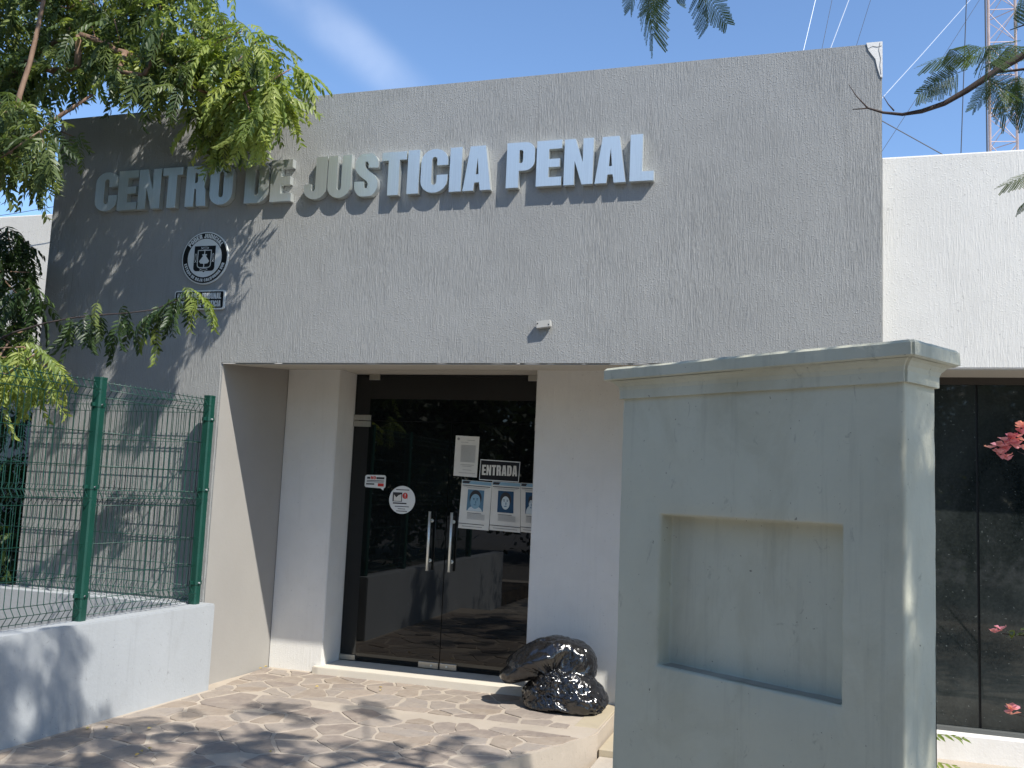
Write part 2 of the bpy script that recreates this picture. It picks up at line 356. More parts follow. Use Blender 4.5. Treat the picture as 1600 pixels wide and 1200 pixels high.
def text_arc(acc, txt, cx, cz, r, h, y, a0, a1, inward=False, sp=.3, gap=.1):
    tot = sum((GL[c][0]+gap) if c != ' ' else sp for c in txt)-gap; x = 0
    k = abs(math.radians(a1-a0))*r/tot
    for c in txt:
        if c == ' ': x += sp; continue
        v, f = glyph(c); wd = GL[c][0]; t = (x+wd/2)/tot; a = math.radians(a0+(a1-a0)*t)
        er = (math.cos(a), math.sin(a)); up = er if not inward else (-er[0], -er[1]); rt = (up[1], -up[0])
        bx, bz = cx+er[0]*r, cz+er[1]*r
        acc.add([(bx+rt[0]*(p[0]-wd/2)*k+up[0]*(p[1]-.5)*h, y, bz+rt[1]*(p[0]-wd/2)*k+up[1]*(p[1]-.5)*h) for p in v], f); x += wd+gap
def flat(name, pts, y, mat, par, th=.0):
    """flat print: polygon (x,z) on plane Y=y facing -Y"""
    return mesh(name, [(p[0], y, p[1]) for p in pts], [tuple(range(len(pts)))], mat, par)
def rect(x0, x1, z0, z1): return [(x0, z0), (x1, z0), (x1, z1), (x0, z1)]
def ell(cx, cz, rx, rz, n=28): return [(cx+rx*math.cos(2*math.pi*i/n), cz+rz*math.sin(2*math.pi*i/n)) for i in range(n)]
def rrect(x0, x1, z0, z1, r): return arc(x1-r, z0+r, r, r, -90, 0, 4)+arc(x1-r, z1-r, r, r, 0, 90, 4)+arc(x0+r, z1-r, r, r, 90, 180, 4)+arc(x0+r, z0+r, r, r, 180, 270, 4)
# ================================================================== GROUND
gd = mesh('ground', [(-300, -300, -.27), (300, -300, -.27), (300, 300, -.27), (-300, 300, -.27)], [(0, 1, 2, 3)], M_ASPH); tag(gd, kind='structure')
sw = box('sidewalk', -30, 30, -9.5, -3.0, -.6, -.255, M_CONC); tag(sw, kind='structure')
soil = box('planting_soil', -9, -.60, -7, -.21, -.6, -.05, M_SOIL); tag(soil, kind='structure')
PLAT = [(-.50, 1.02), (2.555, 1.02), (2.57, .12), (2.54, .0), (2.47, -.2), (2.38, -.42), (2.24, -.75), (2.05, -1.15), (1.85, -1.7), (1.7, -2.4), (1.6, -3.2), (-.62, -3.2), (-.60, -2)]
pl = prism('entrance_path', PLAT, 2, -.5, -.0628, M_MORTAR, None, .012); tag(pl, kind='structure')
box('edge_slab', 2.385, 2.552, .215, .995, -.30, -.0595, M_SLAB, pl, .004)
st = box('step', 2.58, 3.5, .12, 1.0, -.5, -.17, M_SLAB, None, .006); tag(st, kind='structure')
st2 = box('lower_step', 2.585, 3.5, -.25, .115, -.5, -.215, M_CONC, None, .008); tag(st2, kind='structure')
fl2 = box('side_paving', 3.52, 12, -1.6, .47, -.5, -.05, M_MORTAR, None, .01); tag(fl2, kind='structure')
# irregular flagstones: clipped voronoi cells
def clip(poly, p, n):
    out = []
    for i in range(len(poly)):
        a, b = poly[i], poly[(i+1) % len(poly)]; da, db = (a-p)@n, (b-p)@n
        if da <= 0: out.append(a)
        if (da < 0) != (db < 0): out.append(a+(b-a)*(da/(da-db)))
    return out
def cells(pts, bound):
    res = []
    for i, p in enumerate(pts):
        poly = [np.array(b, float) for b in bound]
        for j, q in enumerate(pts):
            if i == j: continue
            d = q-p
            if d@d > 1.2: continue
            poly = clip(poly, (p+q)/2, d)
            if len(poly) < 3: break
        if len(poly) >= 3: res.append(poly)
    return res
def inside(p, poly):
    c = False; n = len(poly)
    for i in range(n):
        a, b = poly[i], poly[(i+1) % n]
        if (a[1] > p[1]) != (b[1] > p[1]) and p[0] < (b[0]-a[0])*(p[1]-a[1])/(b[1]-a[1])+a[0]: c = not c
    return c
def flagstones(bound, outline, n, ztop, par, skip, mind):
    pts = []; x0, x1 = min(b[0] for b in bound), max(b[0] for b in bound); y0, y1 = min(b[1] for b in bound), max(b[1] for b in bound); tries = 0
    while len(pts) < n and tries < 20000:
        tries += 1; p = np.array([rng.uniform(x0, x1), rng.uniform(y0, y1)]); md = mind*rng.uniform(.55, 1.5)
        if all(np.hypot(*(p-q)) > md for q in pts): pts.append(p)
    k = 0
    for poly in cells(pts, bound):
        c = sum(poly)/len(poly)
        if not inside(c, outline) or skip(c): continue
        size = max(np.hypot(*(a-c)) for a in poly); joint = rng.uniform(.003, .013)
        out = []
        for i in range(len(poly)):
            a, b = poly[i], poly[(i+1) % len(poly)]; L = np.hypot(*(b-a)); m = max(1, int(L/.07))
            if L < .02: out.append(a); continue
            nn = np.array([b[1]-a[1], a[0]-b[0]])/L
            for q in range(m):
                t = q/m; out.append(a+(b-a)*t+nn*(rng.normal(0, .009) if q else 0))
        pp = []
        for a in out:
            d = a-c; L = np.hypot(*d); pp.append(c+d*max(.3, (L-joint*1.25)/L))
        pp = [np.array(p_) for p_ in pp]
        # round off corners once
        sm = [.08*pp[i-1]+.84*pp[i]+.08*pp[(i+1) % len(pp)] for i in range(len(pp))]
        if not all(inside(p_, outline) for p_ in sm): continue
        z = ztop+rng.uniform(-.003, .003); tilt = rng.normal(0, .006, 2)
        n_ = len(sm); vs = []
        for sc, dz in ((1.0, -.03), (1.0, -.004), (.985, 0.0)):
            for p_ in sm:
                d = (p_-c)*sc; vs.append((d[0], d[1], dz+(d@tilt if dz > -.02 else 0)))
        vs.append((0, 0, .001)); fs = []
        for r_ in (0, 1):
            for i in range(n_): fs.append((r_*n_+i, r_*n_+(i+1) % n_, (r_+1)*n_+(i+1) % n_, (r_+1)*n_+i))
        for i in range(n_): fs.append((2*n_+i, 2*n_+(i+1) % n_, 3*n_))
        o = mesh('flagstone', vs, fs, M_STONE); o.location = (c[0], c[1], z); setpar(o, par); k += 1
    return k
flagstones([(-.40, .03), (2.37, .10), (2.37, .93), (-.5, .93)], [(-.48, .02), (2.38, .09), (2.38, .94), (-.52, .94)], 60, -.0585, pl, lambda c: rng.random() < .03, .165)
B1 = [(-.37, .06), (-.47, -2.7), (1.64, -2.7), (1.85, -1.6), (2.10, -1.0), (2.51, -.09)]
OUT1 = [(-.40, .09), (-.50, -2.73), (1.67, -2.73), (1.88, -1.6), (2.13, -1.0), (2.55, -.06)]
flagstones(B1, OUT1, 150, -.0585, pl, lambda c: (c[1] > -.12 and c[0] > .5) or rng.random() < .03, .175)
flagstones([(3.5, -1.6), (7.5, -1.6), (7.5, .5), (3.5, .5)], [(3.56, .44), (7.4, .44), (7.4, -1.5), (3.56, -1.5)], 40, -.043, fl2, lambda c: False, .36)
# ================================================================== BUILDING
bld = thing('courthouse_building', (1.0, .5, -.2), 'low grey stucco public building with white wings and a recessed glass entrance', 'building')
XL, XR, XJ, ZB, ZT, ZTOP, RB, DY = -2.336, 4.359, -.511, 2.427, 2.523, 4.5846, .998, 1.318
# facade slab with the entrance opening; soffit rises slightly towards the back
bm = bmesh.new()
def facade():
    xs = [XL, XJ, 4.08, XR]; rings = []
    for y, zs in ((0, ZB), (1.04, ZT)):
        rings.append([bm.verts.new(p) for p in ((XL, y, -.5), (XJ, y, -.5), (XJ, y, zs), (4.08, y, zs), (4.08, y, -.5), (XR, y, -.5), (XR, y, ZTOP), (XL, y, ZTOP))])
    for r in rings: bm.faces.new(r)
    n = 8
    for i in range(n): bm.faces.new((rings[0][i], rings[0][(i+1) % n], rings[1][(i+1) % n], rings[1][i]))
facade()
bmesh.ops.recalc_face_normals(bm, faces=bm.faces)
bmesh.ops.bevel(bm, geom=[e for e in bm.edges if all(v.co.y < .01 for v in e.verts) or all(v.co.z > 4 for v in e.verts)], offset=.012, segments=2, affect='EDGES')
fac = from_bm('facade', bm, M_GREY, bld)
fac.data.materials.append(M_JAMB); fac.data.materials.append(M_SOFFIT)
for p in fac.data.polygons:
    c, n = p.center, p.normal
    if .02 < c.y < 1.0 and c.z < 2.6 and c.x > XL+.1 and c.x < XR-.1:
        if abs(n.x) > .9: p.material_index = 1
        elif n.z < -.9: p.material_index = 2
# roof block behind
box('rear_block', XL+.01, XR-.01, 1.045, 9.0, 2.75, ZTOP-.35, M_WHITE, bld)
# chipped white corner and the chips along the lintel
chip = [(XR+.002, ZTOP+.003), (XR+.002, 4.34), (XR-.012, 4.345), (XR-.03, 4.41), (XR-.042, 4.47), (XR-.085, 4.535), (XR-.098, ZTOP+.003)]
prism('chipped_corner', chip, 1, -.006, .16, M_CHIP, bld)
crk = Acc()
for pts in ([(4.352, 4.36), (4.345, 4.42), (4.350, 4.47), (4.338, 4.53), (4.346, 4.58)], [(4.27, 4.545), (4.30, 4.56), (4.33, 4.552), (4.356, 4.558)]):
    crk.tube([(a, -.0065, b) for a, b in pts], .0022, 4)
crk.build('plaster_crack', M_INK, bld)
lc = Acc(); x = XJ
while x < 3.9:
    L = rng.uniform(.03, .16)
    if rng.random() < .5:
        h = rng.uniform(.001, .005); k = len(lc.v)
        lc.add([(x, -.003, ZB+.004), (x+L, -.003, ZB+.004), (x+L*.9, -.003, ZB+.004+h*rng.uniform(.4, 1)), (x+L*.5, -.003, ZB+.004+h), (x+L*.1, -.003, ZB+.004+h*rng.uniform(.3, 1))], [(0, 1, 2, 3, 4)])
    x += L+rng.uniform(.0, .05)
tag(lc.build('lintel_chips', M_CHIP, bld), kind='stuff')
# white back wall of the recess, in two pieces beside the door and a return reveal
prism('recess_wall', [(XJ+.002, -.3), (0, -.3), (0, ZT+.06), (XJ+.002, ZT+.06)], 1, RB, DY+.1, M_WHITE, bld, .006)
prism('recess_wall', [(1.791, -.3), (4.078, -.3), (4.078, ZT+.06), (1.791, ZT+.06)], 1, RB, DY+.1, M_WHITE, bld, .006)
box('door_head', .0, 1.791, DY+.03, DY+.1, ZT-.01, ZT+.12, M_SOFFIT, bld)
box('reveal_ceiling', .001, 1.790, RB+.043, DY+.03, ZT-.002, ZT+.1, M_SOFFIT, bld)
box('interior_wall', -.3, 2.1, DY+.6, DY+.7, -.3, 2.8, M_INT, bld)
prism('door_sill', [(.005, .92), (1.80, .92), (2.02, .95), (2.02, RB-.001), (1.788, RB-.001), (1.788, DY+.08), (.005, DY+.08), (.005, RB-.001), (-.055, RB-.001), (-.055, .935)], 2, -.3, -.004, M_MARBLE, bld, .005)
# glass door
door = link('glass_door', bpy.data.meshes.new('glass_door'), None, bld)
bm = bmesh.new(); bm_box(bm, .0, 1.791, DY+.012, DY+.03, -.003, .006); door.data.materials.append(M_DARK); bm.to_mesh(door.data); bm.free()
box('transom_pane', .004, 1.787, DY, DY+.01, 2.104, ZT-.006, M_DOORGLASS, door, .001)
box('glass_leaf', .004, .938, DY, DY+.01, .012, 2.097, M_DOORGLASS, door, .001)
box('glass_leaf', .944, 1.787, DY, DY+.01, .012, 2.097, M_DOORGLASS, door, .001)
for (a, b, c, d) in ((.002, .172, 2.103, 2.152), (.002, .172, 2.046, 2.097), (1.70, 1.789, 2.103, 2.154), (1.70, 1.789, 2.046, 2.097), (.135, .24, 2.468, 2.521), (1.625, 1.73, 2.468, 2.521), (.002, .155, .006, .05), (.752, .934, .005, .056), (.948, 1.10, .005, .056), (1.63, 1.789, .006, .05)):
    pt = box('patch_fitting', a, b, DY-.014, DY+.02, c, d, M_NICKEL, door, .003)
for xk in (.872, 1.012):
    k = Acc(); k.tube([(xk, DY-.016, .031), (xk, DY-.022, .031)], .009, 12); k.build('lock', M_STEEL, door)
for xk in (.807, 1.008):
    hd = Acc(); hd.tube([(xk, DY-.06, .822), (xk, DY-.06, 1.325)], .0125, 14); h_ = hd.build('handle', M_STEEL, door, True)
    for zz in (.905, 1.245):
        a = Acc(); a.tube([(xk, DY-.05, zz), (xk, DY-.002, zz)], .008, 8); a.tube([(xk, DY-.006, zz), (xk, DY-.001, zz)], .016, 12); a.build('handle_post', M_STEEL, door)
# right wing: white fascia over a big window
box('wing_fascia', XR+.003, 14, .15, 1.2, 2.424, 3.849, M_WHITE, bld, .012)
box('wing_soffit', XR+.003, 14, .16, 1.2, 2.4200, 2.4236, M_SOFFIT, bld)
box('wing_roof', XR+.003, 14, 1.201, 9, 2.4, 3.6, M_WHITE, bld)
wi = box('wing_window', XR+.01, 14, .60, .66, .10, 2.42, M_DARK, bld)
xs = [XR+.01, 4.985, 6.3, 7.6, 9.0, 11, 14]
for a, b in zip(xs[:-1], xs[1:]):
    box('window_pane', a+.008, b-.008, .55, .558, .135, 2.385, M_WINGLASS, wi)
    box('mullion', b-.02, b+.02, .56, .60, .135, 2.385, M_DARK, wi)
box('window_header', XR+.012, 14, .535, .60, 2.372, 2.4198, plain('bronze_frame', (.05, .042, .035), .5), wi)
box('window_track', XR+.012, 14, .515, .60, .112, .14, plain('window_rail', (.10, .105, .10), .5), wi, .003)
box('window_ledge', XR+.005, 14, .44, .62, -.3, .112, M_CHIP, bld, .008)
# left wing, set back
box('wing_fascia', -16, XL-.45, 1.35, 9, -.3, 4.2, M_WHITE, bld, .012)
box('wing_link', XL-.5, XL+.02, 1.5, 9, -.3, 3.9, M_WHITE, bld)
# ================================================================== WALL LETTERS
sign = thing('letter_sign', (.5, 0, 3.7), 'raised steel letters reading CENTRO DE JUSTICIA PENAL across the grey facade', 'sign')
LX = [(-1.843, -1.619), (-1.613, -1.419), (-1.409, -1.192), (-1.175, -.985), (-0.946, -0.75), (-0.717, -0.506), (-0.391, -0.177), (-0.159, 0.029), (0.141, 0.336), (0.345, 0.543), (0.577, 0.77), (0.80, 1.003), (1.015, 1.110), (1.125, 1.34), (1.356, 1.450), (1.464, 1.683), (1.799, 2.011), (2.026, 2.213), (2.232, 2.444), (2.458, 2.679), (2.707, 2.876)]
for ch, (a, b) in zip('CENTRODEJUSTICIAPENAL', LX):
    v, f = glyph(ch, .5); wd = GL[ch][0]; k = (b-a)/wd; z0 = 3.712+rng.normal(0, .0015)
    o = mesh('letter', [(a+p[0]*k, -.0295-p[2]*.050, z0+p[1]*.338) for p in v], f, M_STEEL, sign)
    bm = bmesh.new(); bm.from_mesh(o.data); bmesh.ops.remove_doubles(bm, verts=bm.verts, dist=1e-5); bmesh.ops.recalc_face_normals(bm, faces=bm.faces); bm.to_mesh(o.data); bm.free()
# court seal
seal = thing('court_seal', (-.738, 0, 3.29), 'round black and white judiciary seal with a shield, fixed on the grey wall', 'seal')
cx, cz, R_ = -.738, 3.288, .216
def disc(name, r, y0, y1, mat, par, rz=None):
    return prism(name, ell(cx, cz, r, r, 48), 1, y0, y1, mat, par)
disc('white_rim', R_, -.016, -.002, M_WPRINT, seal)
disc('black_band', R_*.955, -.0185, -.0165, M_BLACK, seal)
disc('white_field', R_*.735, -.021, -.019, M_WPRINT, seal)
sh = [(cx-.098, cz+.098), (cx+.098, cz+.098), (cx+.098, cz-.075)]+arc(cx+.07, cz-.08, .028, .028, 0, -90, 4)+[(cx+.012, cz-.108), (cx, cz-.118), (cx-.012, cz-.108)]+arc(cx-.07, cz-.08, .028, .028, -90, -180, 4)
shd = prism('shield', sh, 1, -.0232, -.0212, M_BLACK, seal)
a = Acc()
def stroke(acc, pts, r, y, cyc=False):
    P = [np.array(p) for p in pts]; n = len(P)
    for i in range(n if cyc else n-1):
        p, q = P[i], P[(i+1) % n]; d = q-p; L = np.hypot(*d)
        if L < 1e-6: continue
        d /= L; nn = np.array([-d[1], d[0]])*r; p = p-d*r*.5; q = q+d*r*.5
        acc.add([(t[0], y-.0002*(i % 2), t[1]) for t in (p-nn, q-nn, q+nn, p+nn)], [(0, 1, 2, 3)])
inner = [(cx-.062, cz+.062), (cx+.062, cz+.062), (cx+.062, cz-.055)]+arc(cx+.037, cz-.055, .025, .025, 0, -90, 4)+arc(cx-.037, cz-.055, .025, .025, -90, -180, 4)
stroke(a, inner, .0035, -.0242, True); stroke(a, [(cx, cz+.06), (cx, cz+.03)], .004, -.0245); stroke(a, [(cx, cz-.045), (cx, cz-.08)], .004, -.0245)
for (fx, fz, rot) in ((0, .08, 0), (0, -.095, 0), (-.081, 0, 90), (.081, 0, 90)):   # four little fish
    ca, sa = math.cos(math.radians(rot)), math.sin(math.radians(rot))
    body = [(.034*math.cos(t)*.9+.004, .008*math.sin(t)) for t in np.linspace(0, 2*math.pi, 15)[:-1]]+[]
    stroke(a, [(cx+fx+p[0]*ca-p[1]*sa, cz+fz+p[0]*sa+p[1]*ca) for p in body], .0018, -.0243, True)
    stroke(a, [(cx+fx+p[0]*ca-p[1]*sa, cz+fz+p[0]*sa+p[1]*ca) for p in ((-.036, .009), (-.027, 0), (-.036, -.009))], .0018, -.0246)
shell = [(cx-.022, cz+.03), (cx+.022, cz+.03), (cx+.022, cz+.02), (cx+.012, cz+.018), (cx+.048, cz-.028), (cx+.034, cz-.046), (cx, cz-.05), (cx-.034, cz-.046), (cx-.048, cz-.028), (cx-.012, cz+.018), (cx-.022, cz+.02)]
a.add([(p[0], -.0243, p[1]) for p in shell], [tuple(range(len(shell)))])
a.build('emblem', M_WPRINT, shd)
a = Acc(); text_arc(a, 'PODER JUDICIAL', cx, cz, R_*.845, .036, -.0195, 147, 33)
a.build('seal_lettering', M_WPRINT, seal); a = Acc()
text_arc(a, 'ESTADO DE BAJA CALIFORNIA SUR', cx, cz, R_*.845, .025, -.0195, 194, 346, True)
a.build('seal_lettering', M_WPRINT, seal)
# name plaque
plq = thing('name_plaque', (-.757, 0, 2.87), 'small black plaque with white border reading HONORABLE TRIBUNAL SUPERIOR DE JUSTICIA', 'plaque')
prism('plaque_rim', rrect(-.992, -.524, 2.866, 3.022, .02), 1, -.020, -.002, M_WPRINT, plq)
prism('plaque_field', rrect(-.981, -.535, 2.877, 3.011, .012), 1, -.0225, -.0205, M_BLACK, plq)
a = Acc(); text_line(a, 'HONORABLE TRIBUNAL', -.758, 2.950, .41, .050, -.0235); text_line(a, 'SUPERIOR DE JUSTICIA', -.758, 2.887, .41, .050, -.0235); a.build('plaque_lettering', M_WPRINT, plq)
# little box on the facade
jb = thing('wall_junction_box', (2.12, 0, 2.711), 'tiny pale plastic box screwed crookedly on the grey facade above the opening', 'box')
def rotz(name, x0, x1, y0, y1, z0, z1, ang, mat, par, bev):
    bm = bmesh.new(); bm_box(bm, x0, x1, y0, y1, z0, z1); bmesh.ops.bevel(bm, geom=bm.edges[:], offset=bev, segments=2, affect='EDGES')
    bmesh.ops.rotate(bm, cent=(2.12, 0, 2.711), matrix=Matrix.Rotation(math.radians(ang), 3, 'Y'), verts=bm.verts); return from_bm(name, bm, mat, par)
rotz('cover', 2.066, 2.174, -.045, -.012, 2.685, 2.737, -7, M_BOX, jb, .004)
rotz('back_plate', 2.072, 2.168, -.011, .003, 2.69, 2.732, -7, M_DARK, jb, .002)
for xs_, zs_ in ((2.08, 2.72), (2.16, 2.703)): rotz('screw', xs_-.004, xs_+.004, -.0475, -.044, zs_-.004, zs_+.004, -7, M_DARK, jb, .001)
# ================================================================== PAPERS AND STICKERS ON THE DOOR
YP = DY-.003
def sheet(name, label, cat, quad, mat=M_PAPER, group=None, curl=0):
    t = thing(name, (quad[0][0], DY, quad[0][1]), label, cat, group)
    n = 6; vs, fs = [], []
    (a, b, c, d) = [np.array(q) for q in quad]     # bl, br, tr, tl
    for i in range(n+1):
        for j in range(n+1):
            s, u = j/n, i/n; p = (a*(1-s)+b*s)*(1-u)+(d*(1-s)+c*s)*u
            y = YP-.0012-curl*((1-u)**3)*(s**3)-.0012*math.sin(s*5+u*3)*math.sin(u*6)*.5
            vs.append((p[0], y, p[1]))
    m = n+1
    for i in range(n):
        for j in range(n): fs.append((i*m+j, i*m+j+1, (i+1)*m+j+1, (i+1)*m+j))
    k = len(vs); vs += [(v[0], v[1]+.0006, v[2]) for v in vs]; fs += [tuple(i+k for i in f[::-1]) for f in fs]
    mesh('paper', vs, fs, mat, t, True)
    def M(s, u): p = (a*(1-s)+b*s)*(1-u)+(d*(1-s)+c*s)*u; return p
    return t, M
def lines(acc, M, rows, y):
    for (s0, s1, u, h) in rows:
        p = [M(s0, u), M(s1, u), M(s1, u+h), M(s0, u+h)]; acc.add([(q[0], y, q[1]) for q in p], [(0, 1, 2, 3)])
YT = YP-.0035
t, M = sheet('notice_sheet', 'plain typed white notice sheet taped on the dark glass door', 'notice', [(.985, 1.640), (1.200, 1.632), (1.208, 1.982), (.990, 1.988)])
a = Acc(); rows = [(.26, .88, .36+.405*i/19, .0085) for i in range(20)]+[(.24, .55, .84, .008), (.5, .82, .895, .01), (.28, .85, .285, .009), (.35, .75, .25, .009), (.38, .75, .16, .009), (.22, .92, .085, .009)]
lines(a, M, rows, YT); a.build('typed_text', M_INK, t)
c_ = M(.13, .92); flat('letterhead_mark', ell(c_[0], c_[1], .012, .012, 14), YT, M_INK, t)
t, M = sheet('entrance_sign', 'black sign with white frame reading ENTRADA on the glass door', 'sign', [(1.222, 1.612), (1.578, 1.604), (1.585, 1.778), (1.228, 1.790)], M_BLACK)
a = Acc()
for q in ((0, 1, .0, .04), (0, 1, .955, .04)): lines(a, M, [q], YT)
lines(a, M, [(0, .015, .04, .915), (.985, 1, .04, .915)], YT); a.build('white_frame', M_WPRINT, t)
a = Acc(); text_line(a, 'ENTRADA', 1.403, 1.655, .315, .088, YT); a.build('sign_lettering', M_PAPER, t)
def poster(i, quad, label, style):
    t, M = sheet('search_poster', label, 'poster', quad, M_PAPER, None, .006 if i == 0 else .002)
    def fl(n, pts, mat, dy): return flat(n, [tuple(M(s, u)) for s, u in pts], YT-dy, mat, t)
    fl('header_band', [(.02, .925), (.99, .925), (.99, .99), (.02, .99)], M_BLUEL, 0)
    fl('header_logo', [(.03, .935), (.24, .935), (.3, .985), (.05, .985)], M_INKD, .0006)
    a = Acc(); lines(a, M, [(.04, .96, .885, .014)], YT); a.build('headline', M_INKD, t)
    a = Acc(); lines(a, M, [(.08, .9, .862, .006), (.2, .8, .845, .006)], YT); a.build('subtitle', M_INK, t); a = Acc(); lines(a, M, [(.26, .84, .305-.017*k, .006) for k in range(7)], YT); a.build('small_text', M_INK, t)
    a = Acc(); lines(a, M, [(.26, .72, .325, .009), (.0, 1.0, .095, .013)], YT); lines(a, M, [(.12, .9, .045, .007)], YT); a.build('caption', M_INKD, t)
    s0, s1, u0, u1 = (.23, .77, .375, .815)
    fl('photo', [(s0, u0), (s1, u0), (s1, u1), (s0, u1)], (M_BLUEM, M_BLUED, M_BLUED)[style], 0)
    def E_(cs, cu, rs, ru, mat, dy, nm, clipu=None):
        pts = [(cs+rs*math.cos(k*2*math.pi/26), cu+ru*math.sin(k*2*math.pi/26)) for k in range(26)]
        pts = [(min(max(s, s0+.002), s1-.002), min(max(u, u0+.002), u1-.002)) for s, u in pts]; fl(nm, pts, mat, dy)
    E_(.5, .36, (.24, .27, .25)[style], (.12, .16, .19)[style], (M_FACE, M_BLUED, M_FACE)[style], .0004, 'photo_shoulders')
    E_(.5, .645, (.20, .19, .13)[style], (.165, .15, .10)[style], (M_INKD, M_INKD, M_INKD)[style], .0008, 'photo_hair')
    E_(.5, .575, (.165, .14, .10)[style], (.155, .135, .085)[style], (M_BLUEL, M_FACE, M_FACE)[style], .0012, 'photo_face')
    for ex in (-.05, .055): E_(.5+ex, .61, .02, .009, M_BLUED, .0016, 'photo_eye')
    E_(.5, .505, .05, .010, M_BLUEM, .0016, 'photo_mouth'); E_(.515, .56, .018, .035, M_BLUEM, .0015, 'photo_nose')
    for ex in (-.055, .06): E_(.5+ex, .635, .035, .007, M_BLUED, .0016, 'photo_eyebrow')
poster(0, [(1.052, 1.196), (1.330, 1.187), (1.340, 1.596), (1.066, 1.608)], 'missing person poster with light blue portrait, lower corner curled, under the ENTRADA sign', 0)
poster(1, [(1.334, 1.194), (1.610, 1.184), (1.594, 1.600), (1.342, 1.606)], 'missing person poster with dark blue portrait of a pale face, between two posters', 1)
poster(2, [(1.612, 1.192), (1.784, 1.186), (1.786, 1.598), (1.596, 1.603)], 'missing person poster beside the white wall, figure in white shirt on dark blue', 2)
t, M = sheet('corner_notice', 'small white notice tucked under the upper hinge beside the white wall', 'notice', [(1.705, 1.935), (1.785, 1.93), (1.785, 2.043), (1.735, 2.043)])
a = Acc(); lines(a, M, [(.1, .95, .12, .09), (.3, .95, .82, .06), (.2, .5, .42, .07)], YT); tag(a.build('print', M_INKD, t), kind='stuff')
# round sticker
stk = thing('round_sticker', (.516, DY, 1.29), 'round white sticker with red exclamation mark on the left door leaf', 'sticker')
prism('disc', ell(.516, 1.411, .124, .122, 44), 1, YP-.001, YP, M_WPRINT, stk)
flat('picture_frame', rect(.425, .515, 1.395, 1.475), YP-.0018, M_INKD, stk); flat('picture', [(.437, 1.40), (.508, 1.40), (.508, 1.46), (.48, 1.45), (.46, 1.43), (.437, 1.455)], YP-.0024, M_PAPER, stk)
flat('red_badge', ell(.543, 1.448, .025, .027, 22)[:20]+[(.565, 1.418)], YP-.0018, M_RED, stk)
a = Acc(); a.add([(q[0], YP-.0026, q[1]) for q in rect(.540, .547, 1.447, 1.466)+rect(.540, .547, 1.434, 1.441)], [(0, 1, 2, 3), (4, 5, 6, 7)]); a.build('exclamation_mark', M_WPRINT, stk)
a = Acc()
for (x0, x1, z, h) in ((.43, .56, 1.375, .011), (.455, .58, 1.495, .007), (.45, .585, 1.35, .006), (.48, .55, 1.33, .005), (.465, .57, 1.31, .006)): a.add([(q[0], YP-.0018, q[1]) for q in rect(x0, x1, z, z+h)], [(0, 1, 2, 3)])
tag(a.build('sticker_text', M_INKD, stk), kind='stuff')
bub = thing('speech_bubble_sticker', (.25, DY, 1.49), 'white speech bubble sticker with red word NO on the left door leaf', 'sticker')
prism('bubble', [(.165, 1.508), (.30, 1.504), (.33, 1.486), (.334, 1.506)]+arc(.330, 1.525, .02, .02, -60, 0, 3)+arc(.330, 1.60, .02, .02, 0, 90, 3)+arc(.168, 1.598, .02, .02, 90, 180, 3)+arc(.166, 1.526, .02, .018, 180, 250, 3), 1, YP-.001, YP, M_WPRINT, bub)
a = Acc(); text_line(a, 'NO', .228, 1.580, .05, .028, YP-.0018); a.build('red_word', M_RED, bub)
a = Acc()
for (x0, x1, z, h) in ((.167, .198, 1.583, .018), (.258, .335, 1.583, .018), (.165, .335, 1.566, .006), (.165, .33, 1.555, .005), (.16, .24, 1.532, .012)): a.add([(q[0], YP-.0018, q[1]) for q in rect(x0, x1, z, z+h)], [(0, 1, 2, 3)])
a.build('bubble_text', M_INKD, bub); flat('red_picture', rect(.275, .332, 1.520, 1.547), YP-.0018, M_RED, bub)
# ================================================================== FENCE AND LOW WALLS
fw = prism('low_wall', [(-.403, -.004), (-.478, -1.97), (-.60, -5.2), (-.76, -5.2), (-.64, -1.97), (-.565, -.06), (-.565, -.004)], 2, -.5, .58, M_WALLBLUE, None, .008)
tag(fw, 'pale blue plastered low wall running out from the facade under the green fence', 'wall')
fw2 = box('low_wall', -9, -.568, -.205, -.003, -.5, .585, M_WALLBLUE, None, .008)
tag(fw2, 'pale low wall along the foot of the grey facade, behind the green mesh fence', 'wall')
ZS = [.665, 1.37, 2.08]; ZTP = 2.145
def zoff(z):
    for v in ZS:
        if abs(z-v) < .05: return .032*(1-abs(z-v)/.05)
    return 0
def panel(p0, p1, out, par, zb=.60):
    p0, p1, out = np.array(p0), np.array(p1), np.array(out); L = np.hypot(*(p1-p0)); n = int(L/.05)
    a = Acc(); zz = sorted([zb, ZTP]+[v+d for v in ZS for d in (-.05, 0, .05)])
    for i in range(n+1):
        b = p0+(p1-p0)*((i+.5)/(n+1)); a.tube([(*(b+out*zoff(z)), z) for z in zz], .0026, 5)
    va = a.build('vertical_wires', M_GREEN, par, True); tag(va, kind='stuff')
    a = Acc()
    for z in sorted([v+d for v in ZS for d in (-.05, 0, .05)]+[.87, 1.07, 1.19, 1.58, 1.79, 1.94][0:2]+[1.58, 1.80]):
        o2 = out*(zoff(z)+.005); a.tube([(*(p0+o2), z), (*(p1+o2), z)], .0026, 5)
    ha = a.build('horizontal_wires', M_GREEN, par, True); tag(ha, kind='stuff')
